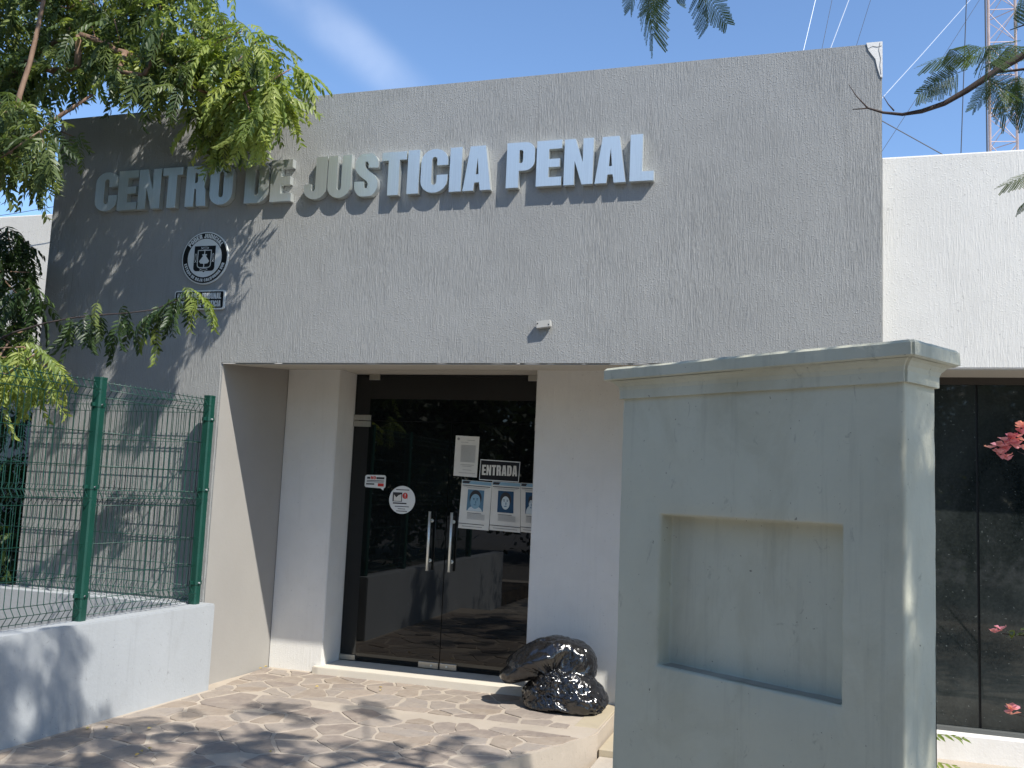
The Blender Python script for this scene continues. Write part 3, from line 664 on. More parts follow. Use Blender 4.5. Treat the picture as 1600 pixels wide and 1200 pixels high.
def post(x, y, ang, par, dirs, zb=.57):
    h = .034; c = .010; pr = [(h, -h+c), (h, h-c), (h-c, h), (-h+c, h), (-h, h-c), (-h, -h+c), (-h+c, -h), (h-c, -h)]
    ca, sa = math.cos(ang), math.sin(ang)
    R = lambda k: [(x+(p[0]*ca-p[1]*sa)*k, y+(p[0]*sa+p[1]*ca)*k) for p in pr]
    po = prism('post', R(1), 2, zb, 2.15, M_GREEN, par)
    prism('post_cap', R(1.04), 2, 2.151, 2.163, M_GREEN, po)
    for zc in (.74, 1.44, 1.98):
        prism('clamp', R(1.12), 2, zc-.014, zc+.014, M_GREEN, po)
        for d in dirs:
            dx, dy = d; box('clamp_ear', x+dx*.05-.011, x+dx*.05+.011, y+dy*.05-.011, y+dy*.05+.011, zc-.012, zc+.012, M_GREEN, po, .002)
            a = Acc(); a.tube([(x+h*1.1, y-.012, zc), (x+h*1.1+.012, y-.012, zc)], .006, 6); a.build('bolt', M_WIRE, po)
fn = thing('mesh_fence', (-.55, -1.2, .58), 'green welded mesh fence on the low wall running out from the facade', 'fence')
post(-.512, -.125, .0, fn, [(0, -1)]); post(-.571, -1.25, .04, fn, [(0, 1), (0, -1)]); post(-.665, -3.75, .04, fn, [(0, 1)])
panel((-.505, -.17), (-.560, -1.21), (1, 0), fn); panel((-.563, -1.29), (-.655, -3.71), (1, 0), fn)
fb = thing('mesh_fence', (-2.5, -.125, .58), 'green welded mesh fence standing close along the grey facade behind the corner post', 'fence')
post(-3.05, -.125, 0, fb, [(1, 0)]); post(-5.55, -.125, 0, fb, [(1, 0)]); panel((-.56, -.118), (-3.01, -.118), (0, -1), fb); panel((-3.09, -.118), (-5.51, -.118), (0, -1), fb)
# ================================================================== PYLON (plastered pillar with niche)
TH = math.radians(32.5); K = np.array([4.192, -3.308]); ed = np.array([-math.cos(TH), math.sin(TH)]); nd = np.array([math.sin(TH), math.cos(TH)])   # ed: along the front to the left; nd: into the pillar
def pw(s, d, z): p = K+ed*s+nd*d; return (p[0], p[1], z)
pil = thing('sign_pillar', pw(.58, .1, -.25), 'plastered pale green pillar with moulded cap and an empty rectangular niche', 'pillar')
WP, DP = 1.166, .19; n0, n1, m0, m1 = .208, .958, .918, 1.470; ND = .075
bm = bmesh.new()
def q(*pts): bm.faces.new([bm.verts.new(pw(*p)) for p in pts])
zb_, zt_ = -.45, 2.0
# front as a grid round the niche
def grid(s0, s1, z0, z1, d): q((s0, d, z0), (s1, d, z0), (s1, d, z1), (s0, d, z1))
ss = [0, n0, n1, WP]; zz_ = [zb_, m0, m1, zt_]
for i in range(3):
    for j in range(3):
        if i == 1 and j == 1: grid(n0, n1, m0, m1, ND)
        else: grid(ss[i], ss[i+1], zz_[j], zz_[j+1], 0)
for (a0, b0, a1, b1) in ((n0, m0, n1, m0), (n1, m0, n1, m1), (n1, m1, n0, m1), (n0, m1, n0, m0)): q((a0, 0, b0), (a1, 0, b1), (a1, ND, b1), (a0, ND, b0))
grid(0, WP, zb_, zt_, DP)
for s in (0, WP): 
    for j in range(3): q((s, 0, zz_[j]), (s, DP, zz_[j]), (s, DP, zz_[j+1]), (s, 0, zz_[j+1]))
for z in (zb_, zt_):
    for i in range(3): q((ss[i], 0, z), (ss[i+1], 0, z), (ss[i+1], DP, z), (ss[i], DP, z))
bmesh.ops.remove_doubles(bm, verts=bm.verts, dist=1e-5)
bmesh.ops.recalc_face_normals(bm, faces=bm.faces)
sharp = [e for e in bm.edges if len(e.link_faces) == 2 and e.calc_face_angle(0) > .5]
bmesh.ops.bevel(bm, geom=sharp, offset=.010, segments=3, affect='EDGES', profile=.5)
def roughen(bm, cuts, amp):
    bmesh.ops.subdivide_edges(bm, edges=[e for e in bm.edges if e.calc_length() > .05], cuts=cuts, use_grid_fill=True); bm.normal_update()
    for v in bm.verts: v.co += v.normal*(amp*mnoise.noise(v.co*9)+amp*.7*mnoise.noise(v.co*24)+amp*1.5*mnoise.noise(v.co*2.5))
roughen(bm, 11, .0022)
body = from_bm('pillar_body', bm, M_PILLAR, pil, True)
def capring(name, prof, mat):
    """prof: list of (overhang, z); rectangular rings lofted"""
    vs, fs = [], []
    for o_, z in prof:
        for s, d in ((-o_, -o_), (WP+o_, -o_), (WP+o_, DP+o_), (-o_, DP+o_)): vs.append(pw(s, d, z))
    for i in range(len(prof)-1):
        for k in range(4): fs.append((i*4+k, i*4+(k+1) % 4, (i+1)*4+(k+1) % 4, (i+1)*4+k))
    fs.append((0, 1, 2, 3)); n = (len(prof)-1)*4; fs.append((n, n+1, n+2, n+3))
    bm = bmesh.new(); V = [bm.verts.new(v) for v in vs]
    for f in fs: bm.faces.new([V[i] for i in f])
    bmesh.ops.recalc_face_normals(bm, faces=bm.faces)
    ve = [e for e in bm.edges if abs(e.verts[0].co.z-e.verts[1].co.z) > 1e-4 and (e.verts[0].co.xy-e.verts[1].co.xy).length < .03]
    bmesh.ops.bevel(bm, geom=ve, offset=.008, segments=2, affect='EDGES')
    roughen(bm, 13, .0018)
    return from_bm(name, bm, mat, pil)
M_DUST = smoothplaster('ledge_dust', (.36, .335, .28), .15, (.20, .18, .145), .6, .003)
v_ = []; n_ = 14
for i in range(n_+1):
    s0 = n0+.012+(n1-n0-.024)*i/n_; v_ += [pw(s0, .014+.010*mnoise.noise(Vector((s0*9, 0, 0))), m0+.0015), pw(s0, ND-.006, m0+.004+.003*mnoise.noise(Vector((s0*14, 3, 0))))]
mesh('ledge_dust', v_, [(2*i, 2*i+2, 2*i+3, 2*i+1) for i in range(n_)], M_DUST, body)
capring('cap_moulding', [(.014, 1.915), (.014, 1.948), (.018, 1.962), (.030, 1.976), (.044, 1.984)], M_PILLAR)
capring('cap_slab', [(.052, 1.985), (.060, 1.989), (.060, 2.028), (.052, 2.036)], M_PILLAR)
# ================================================================== GARBAGE BAG
def bag():
    """plastic film with slack, draped by a short cloth run over lumps of rubbish, then frozen to a mesh"""
    lumps = [((2.19, .68, .09), (.245, .175, .165)), ((2.04, .64, .345), (.17, .10, .060)), ((2.28, .74, .27), (.125, .13, .14)), ((2.14, .70, .375), (.15, .12, .075)), ((2.36, .68, .05), (.105, .15, .105)), ((1.92, .61, .290), (.090, .075, .050))]
    c0 = np.array([2.16, .69, .17]); r_ = np.random.default_rng(5)
    def shell(sub, grow):
        bm = bmesh.new(); bmesh.ops.create_icosphere(bm, subdivisions=sub, radius=1)
        for v in bm.verts:
            d = np.array(v.co); best = .05
            for c, r in lumps:
                c, r = np.array(c), np.array(r)+grow; o = (c0-c)/r; dd = d/r; A = dd@dd; B = o@dd; Cc = o@o-1; q_ = B*B-A*Cc
                if q_ > 0: best = max(best, (-B+math.sqrt(q_))/A)
            p = c0+d*best+r_.normal(0, .0015, 3); p[2] = max(p[2], -.05); p[1] = min(p[1], .985); v.co = p
        bmesh.ops.recalc_face_normals(bm, faces=bm.faces)
        me = bpy.data.meshes.new('bag'); bm.to_mesh(me); bm.free(); return me
    core = bpy.data.objects.new('core', shell(4, .0)); COL.objects.link(core); core.modifiers.new('c', 'COLLISION'); core.collision.thickness_outer = .008
    fb_ = bpy.data.meshes.new('fb'); fb_.from_pydata([(0, -2, -.058), (5, -2, -.058), (5, 3, -.058), (0, 3, -.058)], [], [(0, 1, 2, 3)])
    flo = bpy.data.objects.new('flo', fb_); COL.objects.link(flo); flo.modifiers.new('c', 'COLLISION'); flo.collision.thickness_outer = .004
    o = bpy.data.objects.new('garbage_bag', shell(6, .02)); COL.objects.link(o)
    m = o.modifiers.new('cloth', 'CLOTH'); cs = m.settings
    cs.quality = 5; cs.mass = .12; cs.tension_stiffness = 30; cs.compression_stiffness = 30; cs.shear_stiffness = 12; cs.bending_stiffness = .2; cs.air_damping = 2
    cs.tension_damping = 8; cs.compression_damping = 8; cs.shear_damping = 8; cs.bending_damping = .5
    cs.shrink_min = -.22; cs.shrink_max = -.22; cs.use_pressure = True; cs.uniform_pressure_force = -3.0
    m.collision_settings.distance_min = .004; m.collision_settings.collision_quality = 2; m.collision_settings.use_self_collision = False
    m.point_cache.frame_start = 1; m.point_cache.frame_end = 40
    for f in range(1, 34): S.frame_set(f)
    dg = bpy.context.evaluated_depsgraph_get(); me = bpy.data.meshes.new_from_object(o.evaluated_get(dg))
    bpy.data.objects.remove(o); bpy.data.objects.remove(core); bpy.data.objects.remove(flo); S.frame_set(1)
    for v in me.vertices:
        if v.co.y > .99: v.co.y = .99
        if v.co.z < -.055: v.co.z = -.055
    bm = bmesh.new(); bm.from_mesh(me); bm.normal_update()
    for f in bm.faces: f.smooth = True
    for e in bm.edges: e.smooth = e.calc_face_angle(0) < 1.2
    bm.to_mesh(me); bm.free(); me.name = 'garbage_bag'; me.materials.clear()
    o = link('garbage_bag', me, M_BAG)
    tag(o, 'crumpled shiny black plastic garbage bag slumped beside the glass door', 'garbage bag')
bag()
# ================================================================== MAST, GUYS, CABLES
MX, MY = 6.867, 10.0; mw = .205
mast = thing('radio_mast', (MX, MY, -.25), 'tall slender reddish lattice radio mast rising behind the building', 'mast')
legs = [(MX-mw, MY-.12), (MX+mw, MY-.06), (MX-mw+.07, MY+.26)]
for lx, ly in legs: Acc().tube([(lx, ly, -.25), (lx, ly, 30)], .021, 8).build('mast_leg', M_MAST, mast, True)
a = Acc(); z = 5.2; i = 0
while z < 16:
    for (p, q_) in ((0, 1), (1, 2), (2, 0)):
        P, Q = legs[p], legs[q_]
        a.tube([(*P, z), (*Q, z)], .007, 4); a.tube([(*P, z+.02), (*Q, z+.52)], .006, 4); a.tube([(*Q, z+.02), (*P, z+.52)], .006, 4)
    z += .56
a.build('lattice_bracing', M_MAST, mast)
Acc().tube([(MX-mw-.055, MY-.2, -.25), (MX-mw-.05, MY-.2, 30)], .012, 5).build('feeder_cable', M_CABLE, mast)
def guy(u0, v0, u1, v1, r, mat, label, group=None):
    # upper end on the mast, lower end on the roof behind the parapet
    k = (v1-v0)/(u1-u0); um = 1562; vm = v0+k*(um-u0); d = F2+R2*(um-800)/FPX-U2*(vm-600)/FPX; tt = (MY-CAM[1])/d[1]; top = CAM+d*tt
    ub = u0-(u1-u0)*.8; vb = v0-(v1-v0)*.8; low = px(ub, vb, 5.0)
    o = Acc().tube([low, low*.5+top*.5+np.array([0, 0, -.02]), top], r, 5).build('guy_wire', mat)
    tag(o, label, 'wire', group)
guy(1380, 150, 1515, 0, .005, M_WIRE, 'bright steel guy wire reaching the mast from behind the facade corner')
guy(1380, 232, 1530, 0, .0035, M_CABLE, 'thin dark guy wire running below the bright one towards the mast')
for i, (u0, v0, u1, v1, r, m) in enumerate(((1256, 76, 1274, 0, .004, M_WIRE), (1285, 73, 1300, 0, .003, M_CABLE), (1299, 72, 1326, 0, .005, M_WIRE), (1339, 68, 1360, 0, .003, M_CABLE))):
    guy(u0, v0, u1, v1, r, m, ('pale steep guy wire over the facade top, farthest of four from the chipped corner', 'thin dark guy wire between two pale steep guy wires above the facade', 'pale steep guy wire between two dark guy wires above the facade', 'thin dark steep guy wire above the facade, nearest the chipped corner')[i], 'steep guy wires above the facade')
o = Acc().tube([px(1500, 300, 6), px(1501.5, 240, 6), px(1510, 0, 6), px(1513, -200, 6)], .006, 5).build('hanging_cable', M_CABLE); tag(o, 'thin dark cable hanging almost upright beside the mast', 'cable')
o = Acc().tube([px(1340, 168, 5), px(1380, 190, 5), px(1472, 241, 5), px(1560, 290, 5)], .006, 5).build('sloping_cable', M_CABLE); tag(o, 'thin dark cable sloping down to the white wing roof', 'cable')
o = Acc().tube([px(-60, 345, 1.2), px(20, 334, 1.2), px(90, 322, 1.2), px(200, 310, 1.25)], .003, 5).build('roof_cable', M_CABLE); tag(o, 'thin dark cable over the left white wing roof', 'cable')
# ================================================================== VEGETATION
def leaf_template(npair, L, lw, ll, droop, seed, spread=60):
    r = np.random.default_rng(seed); vs, fs = [], []
    def pt(t): return np.array([L*t*(1-.25*droop*t), 0, -L*droop*.62*t*t])
    n = 7
    for i in range(n):   # rachis strip
        p, q_ = pt(i/n), pt((i+1)/n); k = len(vs); wv = np.array([0, .0016, 0]); vs += [p-wv, p+wv, q_+wv, q_-wv]; fs.append((k, k+1, k+2, k+3))
    def leaflet(b, d, up, l, wd):
        d = d/np.linalg.norm(d); sd = np.cross(up, d); sd /= np.linalg.norm(sd); u2 = np.cross(d, sd); k = len(vs)
        cu = r.uniform(-.18, .02)*l; sick = .12*l
        P = lambda a, s, h: b+d*(a*l)+sd*(s*wd)+u2*h
        vs.extend([b, P(.22, .46, .12*wd), P(.6, .36, .1*wd)+u2*cu*.3, P(1, -.25, 0)+u2*cu, P(.58, -.5, .1*wd)+u2*cu*.3, P(.2, -.5, .12*wd), P(.45, -.03, -.1*wd)+u2*cu*.15])
        fs.extend([(k, k+1, k+6), (k+1, k+2, k+3, k+6), (k+6, k+3, k+4, k+5), (k, k+6, k+5)])
    for i in range(npair):
        t = .16+.8*i/(npair-1); tang = pt(min(1, t+.03))-pt(t-.03); tang /= np.linalg.norm(tang)
        for sgn in (-1, 1):
            a = math.radians(spread-18*t+r.normal(0, 6)); d = tang*math.cos(a)+np.array([0, sgn, 0])*math.sin(a)+np.array([0, 0, -.28+r.normal(0, .12)])
            leaflet(pt(t+r.normal(0, .008)), d, np.array([0, 0, 1.0])+tang*.15*0+np.array([0, r.normal(0, .15), 0]), ll*(1.05-.42*abs(t-.45))*r.uniform(.88, 1.1), lw*r.uniform(.9, 1.1))
    tang = pt(1)-pt(.95); leaflet(pt(1), tang+np.array([0, .05, 0]), np.array([0, .2, 1.0]), ll*.8, lw*.8)
    return np.array(vs), fs
NT = [leaf_template(n, L, .0225, .074, dr, 20+i) for i, (n, L, dr) in enumerate(((7, .27, .55), (8, .30, .85), (6, .22, .4), (8, .31, 1.15), (7, .26, .75), (9, .33, 1.3)))]
def rotm(az, el, roll=0):
    return np.array(Matrix.Rotation(az, 3, 'Z') @ Matrix.Rotation(-el, 3, 'Y') @ Matrix.Rotation(roll, 3, 'X'))
def fast_mesh(name, V, loops, starts, tot, mat, par, var=None, kind=None):
    me = bpy.data.meshes.new(name); me.vertices.add(len(V)); me.vertices.foreach_set('co', V.astype(np.float32).ravel())
    me.loops.add(len(loops)); me.loops.foreach_set('vertex_index', loops.astype(np.int32)); me.polygons.add(len(starts)); me.polygons.foreach_set('loop_start', starts.astype(np.int32))
    me.update(calc_edges=True); me.validate()
    if var is not None:
        at = me.attributes.new('var', 'FLOAT', 'POINT'); at.data.foreach_set('value', var.astype(np.float32))
    o = link(name, me, mat, par)
    if kind: o['kind'] = kind
    return o
def bake(name, items, templates, mat, par, kind='stuff'):
    """items: list of (template, pos, R3, scale, var)"""
    V, Lp, St, Vr = [], [], [], []; nv = nl = 0
    flat_ = [(np.concatenate([np.array(f) for f in fs]), np.array([len(f) for f in fs])) for _, fs in templates]
    for ti, pos, R, sc, va in items:
        vs = templates[ti][0]; lp, sz = flat_[ti]; V.append((vs*sc)@R.T+pos); Lp.append(lp+nv); St.append(np.concatenate([[0], np.cumsum(sz)[:-1]])+nl); Vr.append(np.full(len(vs), va)); nv += len(vs); nl += len(lp)
    if not V: return None
    return fast_mesh(name, np.concatenate(V), np.concatenate(Lp), np.concatenate(St), None, mat, par, np.concatenate(Vr), kind)
def singles(name, items, templates, mat, par):
    cache = {}
    for ti, pos, R, sc, va in items:
        if ti not in cache:
            me = bpy.data.meshes.new(name); me.from_pydata([tuple(map(float, v)) for v in templates[ti][0]], [], templates[ti][1]); me.materials.append(mat); cache[ti] = me
        o = bpy.data.objects.new(name, cache[ti]); COL.objects.link(o)
        m = Matrix(R.tolist()).to_4x4(); o.matrix_basis = Matrix.Translation(pos) @ m @ Matrix.Scale(sc, 4); setpar(o, par)
def branches(name, root, targets, mat, par, r0, rt, smooth=True, sag=.0):
    """connect each target to the nearest node already grown"""
    nodes = [np.array(p, float) for p in root]; parent = list(range(-1, len(root)-1)); root_n = len(root)
    T = sorted(targets, key=lambda t: np.linalg.norm(np.array(t)-nodes[root_n-1]))
    for t in T:
        t = np.array(t, float); D = [np.linalg.norm(t-n)*(1+.25*(i < root_n-2)) for i, n in enumerate(nodes)]; j = int(np.argmin(D)); L = D[j]; k = max(1, int(L/.35)); prev = j; a = nodes[j]
        for q_ in range(1, k+1):
            s = q_/k; p = a+(t-a)*s
            if q_ < k: p = p+rng.normal(0, .04, 3)*min(1, L)+np.array([0, 0, .12*L*s*(1-s)*4*.3])
            nodes.append(p); parent.append(prev); prev = len(nodes)-1
    cnt = [0]*len(nodes)
    for i in range(len(nodes)-1, -1, -1):
        cnt[i] = max(cnt[i], 1)
        if parent[i] >= 0: cnt[parent[i]] += cnt[i]
    rad = [min(r0, rt*(c**.52)) for c in cnt]; a = Acc()
    for i in range(len(nodes)):
        if parent[i] >= 0: a.tube([nodes[parent[i]], nodes[i]], [min(rad[parent[i]], rad[i]*1.5), rad[i]], 7)
    return a.build(name, mat, par, True), nodes
def in_poly_px(poly, n, y0, y1, mind=22):
    out = []; us = [p[0] for p in poly]; vs = [p[1] for p in poly]; tries = 0; acc = []
    while len(out) < n and tries < n*60:
        tries += 1; u, v = rng.uniform(min(us), max(us)), rng.uniform(min(vs), max(vs))
        if not inside((u, v), poly): continue
        if any((u-a)**2+(v-b)**2 < mind**2*rng.uniform(.2, 1) for a, b in acc): continue
        acc.append((u, v)); out.append(px(u, v, rng.uniform(y0, y1)))
    return out
def rosette(p, n, templ, droopy, sc=1.0, az0=None, azs=math.pi):
    items = []
    for k in range(n):
        az = rng.uniform(-math.pi, math.pi) if az0 is None else az0+rng.uniform(-azs, azs)
        el = rng.uniform(-.75, .45)-droopy; items.append((int(rng.integers(0, len(templ))), p+rng.normal(0, .035, 3), rotm(az, el, rng.normal(0, .35)), sc*rng.uniform(.8, 1.15), rng.random()))
    return items
# ---- neem tree at the left of the facade
neem = thing('neem_tree', (-3.7, -1.1, -.05), 'leafy green neem tree hanging over the facade left end and the letters', 'tree')
UP = in_poly_px([(-40, -60), (330, -70), (345, 20), (405, 55), (462, 96), (468, 140), (430, 192), (365, 195), (300, 150), (220, 120), (120, 110), (60, 120), (-40, 180)], 150, -.95, -.22, 18)
UP += in_poly_px([(330, 120), (420, 150), (400, 215), (345, 225), (310, 190)], 14, -.5, -.15, 16)
FAR = in_poly_px([(-420, -420), (250, -420), (330, -70), (-40, -60), (-40, 300), (-420, 330)], 70, -1.7, -.2, 40)
LFT = in_poly_px([(-60, 150), (60, 160), (72, 240), (30, 270), (-60, 280)], 30, -1.6, -.7, 24)
HANG = [px(95, 205, -.55), px(118, 215, -.5), px(85, 235, -.6)]
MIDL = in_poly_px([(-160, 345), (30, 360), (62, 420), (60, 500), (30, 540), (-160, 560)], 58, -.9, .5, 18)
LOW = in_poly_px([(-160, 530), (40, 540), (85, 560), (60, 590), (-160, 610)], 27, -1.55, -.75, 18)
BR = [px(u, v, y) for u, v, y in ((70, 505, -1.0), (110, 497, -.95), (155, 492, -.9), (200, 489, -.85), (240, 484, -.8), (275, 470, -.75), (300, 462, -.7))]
trunk_root = [(-3.7, -1.1, -.1), (-3.66, -1.1, 1.0), (-3.6, -1.08, 2.0), (-3.45, -1.05, 2.9), (-3.2, -1.0, 3.7)]
tr, _ = branches('trunk', trunk_root, [tuple(p) for p in UP+FAR+LFT+HANG+MIDL+LOW], M_BARK, neem, .16, .0052)
vis = Acc()    # the limbs that show against the foliage
vis.tube([px(-60, 380, -1.3), px(0, 290, -1.2), px(22, 215, -1.15), px(30, 150, -1.12), px(46, 100, -1.1), px(56, 60, -1.05), px(72, -20, -1.0), px(80, -120, -1.0)], [.026, .022, .021, .020, .018, .017, .016, .014], 8)
vis.tube([px(-30, 250, -1.0), px(60, 212, -.95), px(95, 180, -.9), px(145, 148, -.85)], [.022, .019, .016, .010], 8)
vis.tube([px(150, 100, -.8), px(240, 84, -.7), px(300, 92, -.65)], [.012, .009, .006], 6)
vis.build('limb', M_BARK, neem, True)
Acc().tube([px(-60, 560, -1.0), px(20, 520, -1.0)]+BR, [.009, .008, .0065, .006, .0055, .005, .0045, .004, .003], 6).build('twig', M_BARK2, neem, True)
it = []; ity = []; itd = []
for p in UP:
    u, v = proj(p); yl = (u > 300 and rng.random() < .7) or rng.random() < .22
    (ity if yl else it).extend(rosette(p, int(rng.integers(8, 12)), NT, .28))
for p in FAR: it.extend(rosette(p, int(rng.integers(8, 12)), NT, .2, 1.05))
for p in LFT: it.extend(rosette(p, 9, NT, .2))
for p in HANG: it.extend(rosette(p, 5, NT, .55, .95))
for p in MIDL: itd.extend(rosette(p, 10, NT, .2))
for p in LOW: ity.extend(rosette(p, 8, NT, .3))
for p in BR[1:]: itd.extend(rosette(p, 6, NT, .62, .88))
for p in BR[2::2]: it.extend(rosette(p, 2, NT, .3, .85))
ity.extend(rosette(BR[-1], 6, NT, .25, .9, 0, 1.2)); ity.extend(rosette(BR[-3]+np.array([0, -.02, -.05]), 3, NT, .5, .85))
# the compound leaves that show largest are parts of their own
allv = []
for lst, m in ((it, M_NEEM), (ity, M_NEEMY), (itd, M_NEEMD)):
    for x in lst:
        u, v = proj(x[1]); allv.append((-(x[1][1]) if (-10 < u < 560 and -10 < v < 640) else -99, id(x)))
keep = set(i for s, i in sorted(allv, reverse=True)[:290] if s > -50)
for lst, m, nm in ((it, M_NEEM, 'crown'), (ity, M_NEEMY, 'young_sunlit_foliage'), (itd, M_NEEMD, 'shaded_foliage')):
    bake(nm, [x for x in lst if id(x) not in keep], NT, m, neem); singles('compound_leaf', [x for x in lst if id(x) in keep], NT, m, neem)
# ---- dark shrub in the corner behind the fence
shr = thing('corner_shrub', (-3.0, .5, -.1), 'dark dense shrub growing behind the fence beside the facade end', 'shrub')
SP = [(rng.uniform(-4.6, -2.42), rng.uniform(.1, 1.1), rng.uniform(.2, 2.2)) for _ in range(110)]
branches('stems', [(-3.1, .6, -.2), (-3.05, .6, .4), (-3.0, .6, .9)], SP, M_BARK2, shr, .05, .004)
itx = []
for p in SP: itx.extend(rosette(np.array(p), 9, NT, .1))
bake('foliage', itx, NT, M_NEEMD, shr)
# ---- feathery tree on the right
def frond_template(npair, L, pl_, seed, droop=.35):
    r = np.random.default_rng(seed); vs, fs = [], []
    def pt(t): return np.array([L*t, 0, -L*droop*t*t])
    for i in range(8):
        p, q_ = pt(i/8), pt((i+1)/8)
        for wv in (np.array([0, .0018, 0]), np.array([0, 0, .0018])):
            k = len(vs); vs += [p-wv, p+wv, q_+wv*.8, q_-wv*.8]; fs.append((k, k+1, k+2, k+3))
    for i in range(npair):
        t = .2+.8*i/(npair-1); tg = pt(t)-pt(t-.02); tg /= np.linalg.norm(tg)
        for sg in (-1, 1):
            a = math.radians(66-34*t+r.normal(0, 3)); d = tg*math.cos(a)+np.array([0, sg, 0])*math.sin(a)+np.array([0, 0, -.45-.15*r.random()]); d /= np.linalg.norm(d)
            l = pl_*(1-.55*abs(t-.5)**1.3)*r.uniform(.92, 1.08); b = pt(t); nn = np.cross(d, [0, 0, 1]); nn /= np.linalg.norm(nn); up = np.cross(nn, d)
            k = len(vs); vs += [b-nn*.0007, b+nn*.0007, b+d*l]; fs.append((k, k+1, k+2))
            m = 18
            for j in range(m):
                s = .06+.94*j/m; c = b+d*(l*s)-up*(.06*l*s*s)
                for s2 in (-1, 1):
                    ld = nn*s2*.92+d*.42; ld /= np.linalg.norm(ld); ll = .0118*(1-.3*abs(s-.5)*2); w2 = .0040
                    e = c+ld*ll+up*r.normal(-.001, .001); k = len(vs); vs += [c, c+ld*ll*.5+d*w2, e, c+ld*ll*.5-d*w2]; fs.append((k, k+1, k+2, k+3))
    return np.array(vs), fs
FT = [frond_template(12, .30, .135, 3), frond_template(11, .25, .125, 4, .6), frond_template(13, .34, .135, 5, .2)]
poi = thing('feathery_tree', (7.6, -4.2, -.25), 'feathery tree with dark branch and fine twice-divided fronds reaching in against the sky', 'tree')
frs = []
vb = Acc(); Yb = -2.85
P_ = lambda u, v, dy=0: px(u, v, Yb+dy)
vb.tube([P_(1760, 40), P_(1680, 60), P_(1600, 86), P_(1555, 112), P_(1510, 142), P_(1475, 162), P_(1440, 174), P_(1410, 179), P_(1380, 176), P_(1356, 169), P_(1338, 150), P_(1326, 132)], [.02, .016, .0135, .0125, .011, .0095, .0085, .006, .005, .0035, .002, .0012], 7)
vb.tube([P_(1356, 169), P_(1345, 170), P_(1332, 171)], [.003, .0025, .0015], 5); vb.tube([P_(1397, 173), P_(1388, 163), P_(1380, 150)], [.003, .002, .001], 5)
vb.tube([P_(1680, 100, -.05), P_(1600, 108), P_(1560, 113), P_(1540, 118)], [.006, .005, .004, .003], 5); vb.tube([P_(1543, 122), P_(1558, 131), P_(1575, 132)], [.003, .0028, .002], 5)
vb.tube([P_(1660, 30, .1), P_(1600, 39, .1), P_(1578, 47, .1)], [.004, .003, .0015], 5); vb.tube([P_(1516, 92), P_(1513, 78), P_(1510, 73)], [.003, .002, .001], 5)
vb.build('visible_branch', M_BARK2, poi, True)
def frond_px(u0, v0, u1, v1, y, ti, roll=0.0, dy=0.0):
    a, b = px(u0, v0, y), px(u1, v1, y+dy); d = b-a; L = np.linalg.norm(d); az = math.atan2(d[1], d[0]); el = math.asin(d[2]/L); T = FT[ti][0]; ref = {0: .30, 1: .25, 2: .34}[ti]
    # aim slightly above the chord, the template droops
    frs.append((ti, a, rotm(az, el+(.33, .54, .19)[ti]*abs(math.cos(el)), roll), L/ref*.97, rng.random()))
frond_px(1512, 108, 1437, 158, Yb, 0, .9); frond_px(1518, 100, 1466, 92, Yb-.05, 1, .5, -.15); frond_px(1560, 78, 1520, 96, Yb-.1, 1, .4, -.2)
frond_px(1548, 120, 1530, 164, Yb-.02, 1, 1.2, -.1); frond_px(1545, 118, 1560, 158, Yb, 1, .3, -.1); frond_px(1592, 112, 1592, 166, Yb-.03, 0, .2, -.1); frond_px(1600, 110, 1567, 162, Yb, 0, .3, .1)
frond_px(1602, 88, 1560, 84, Yb, 1, .2, -.2); frond_px(1620, 80, 1590, 92, Yb, 1, .6, .1)
frond_px(1625, -30, 1566, 28, Yb+.1, 0, .5, -.1); frond_px(1620, -30, 1594, 24, Yb, 1, .2); frond_px(1640, 270, 1592, 290, Yb, 1, .5, .1); frond_px(1640, 300, 1596, 322, Yb, 1, .4)
frond_px(1090, -25, 1131, 42, -2.9, 0, -.8, .05); frond_px(1018, -40, 1000, 22, -2.95, 1, .2, -.1); frond_px(1060, -40, 1045, 10, -2.9, 1, .7); frond_px(985, -40, 992, 8, -2.9, 0, .4, .1)
frond_px(1500, 112, 1452, 150, Yb+.03, 0, 1.0); frond_px(1535, 92, 1470, 100, Yb-.1, 1, .3, .1); frond_px(1570, 74, 1530, 88, Yb, 1, .3, .15); frond_px(1590, 100, 1548, 92, Yb+.05, 1, -.3, .1)
frond_px(1552, 120, 1538, 166, Yb+.05, 1, .8, .05); frond_px(1598, 112, 1580, 164, Yb+.05, 0, -.2, .1); frond_px(1610, 112, 1606, 165, Yb, 1, .1, -.1); frond_px(1640, -20, 1602, 20, Yb, 1, .3)
frond_px(1085, -30, 1120, 40, -2.86, 0, -.6, .0); frond_px(1022, -40, 1012, 20, -2.9, 1, -.2, .1); frond_px(1055, -40, 1030, 12, -2.92, 1, .5, .1)
nvis = len(frs)
# canopy over and beside the photographer; it throws the dappled shade
def canopy(n, sx, sy, sz, hz):
    out = []; tries = 0
    while len(out) < n and tries < n*40:
        tries += 1; x, y, z = rng.uniform(*sx), rng.uniform(*sy), rng.uniform(*sz); h = rng.uniform(*hz)-z
        p = np.array([x+1.66/2.28*h, y-h/2.28, z+h]); ok = True
        for t in (0, .3):
            u, v = proj(p-np.array([0, 0, t]))
            if -120 < u < 1720 and -90 < v < 1290: ok = False
        if ok: out.append(p)
    return out
def clumped(pts, k, r):
    out = []
    for p in pts:
        for _ in range(k): out.append(p+rng.normal(0, r, 3)*np.array([1, 1, .5]))
    return [p for p in out if not (-100 < proj(p)[0] < 1700 and -80 < proj(p)[1] < 1280)]
CAN = clumped(canopy(21, (-.5, 1.2), (-2.3, -1.05), (-.06, -.06), (4.3, 5.4)), 5, .17)
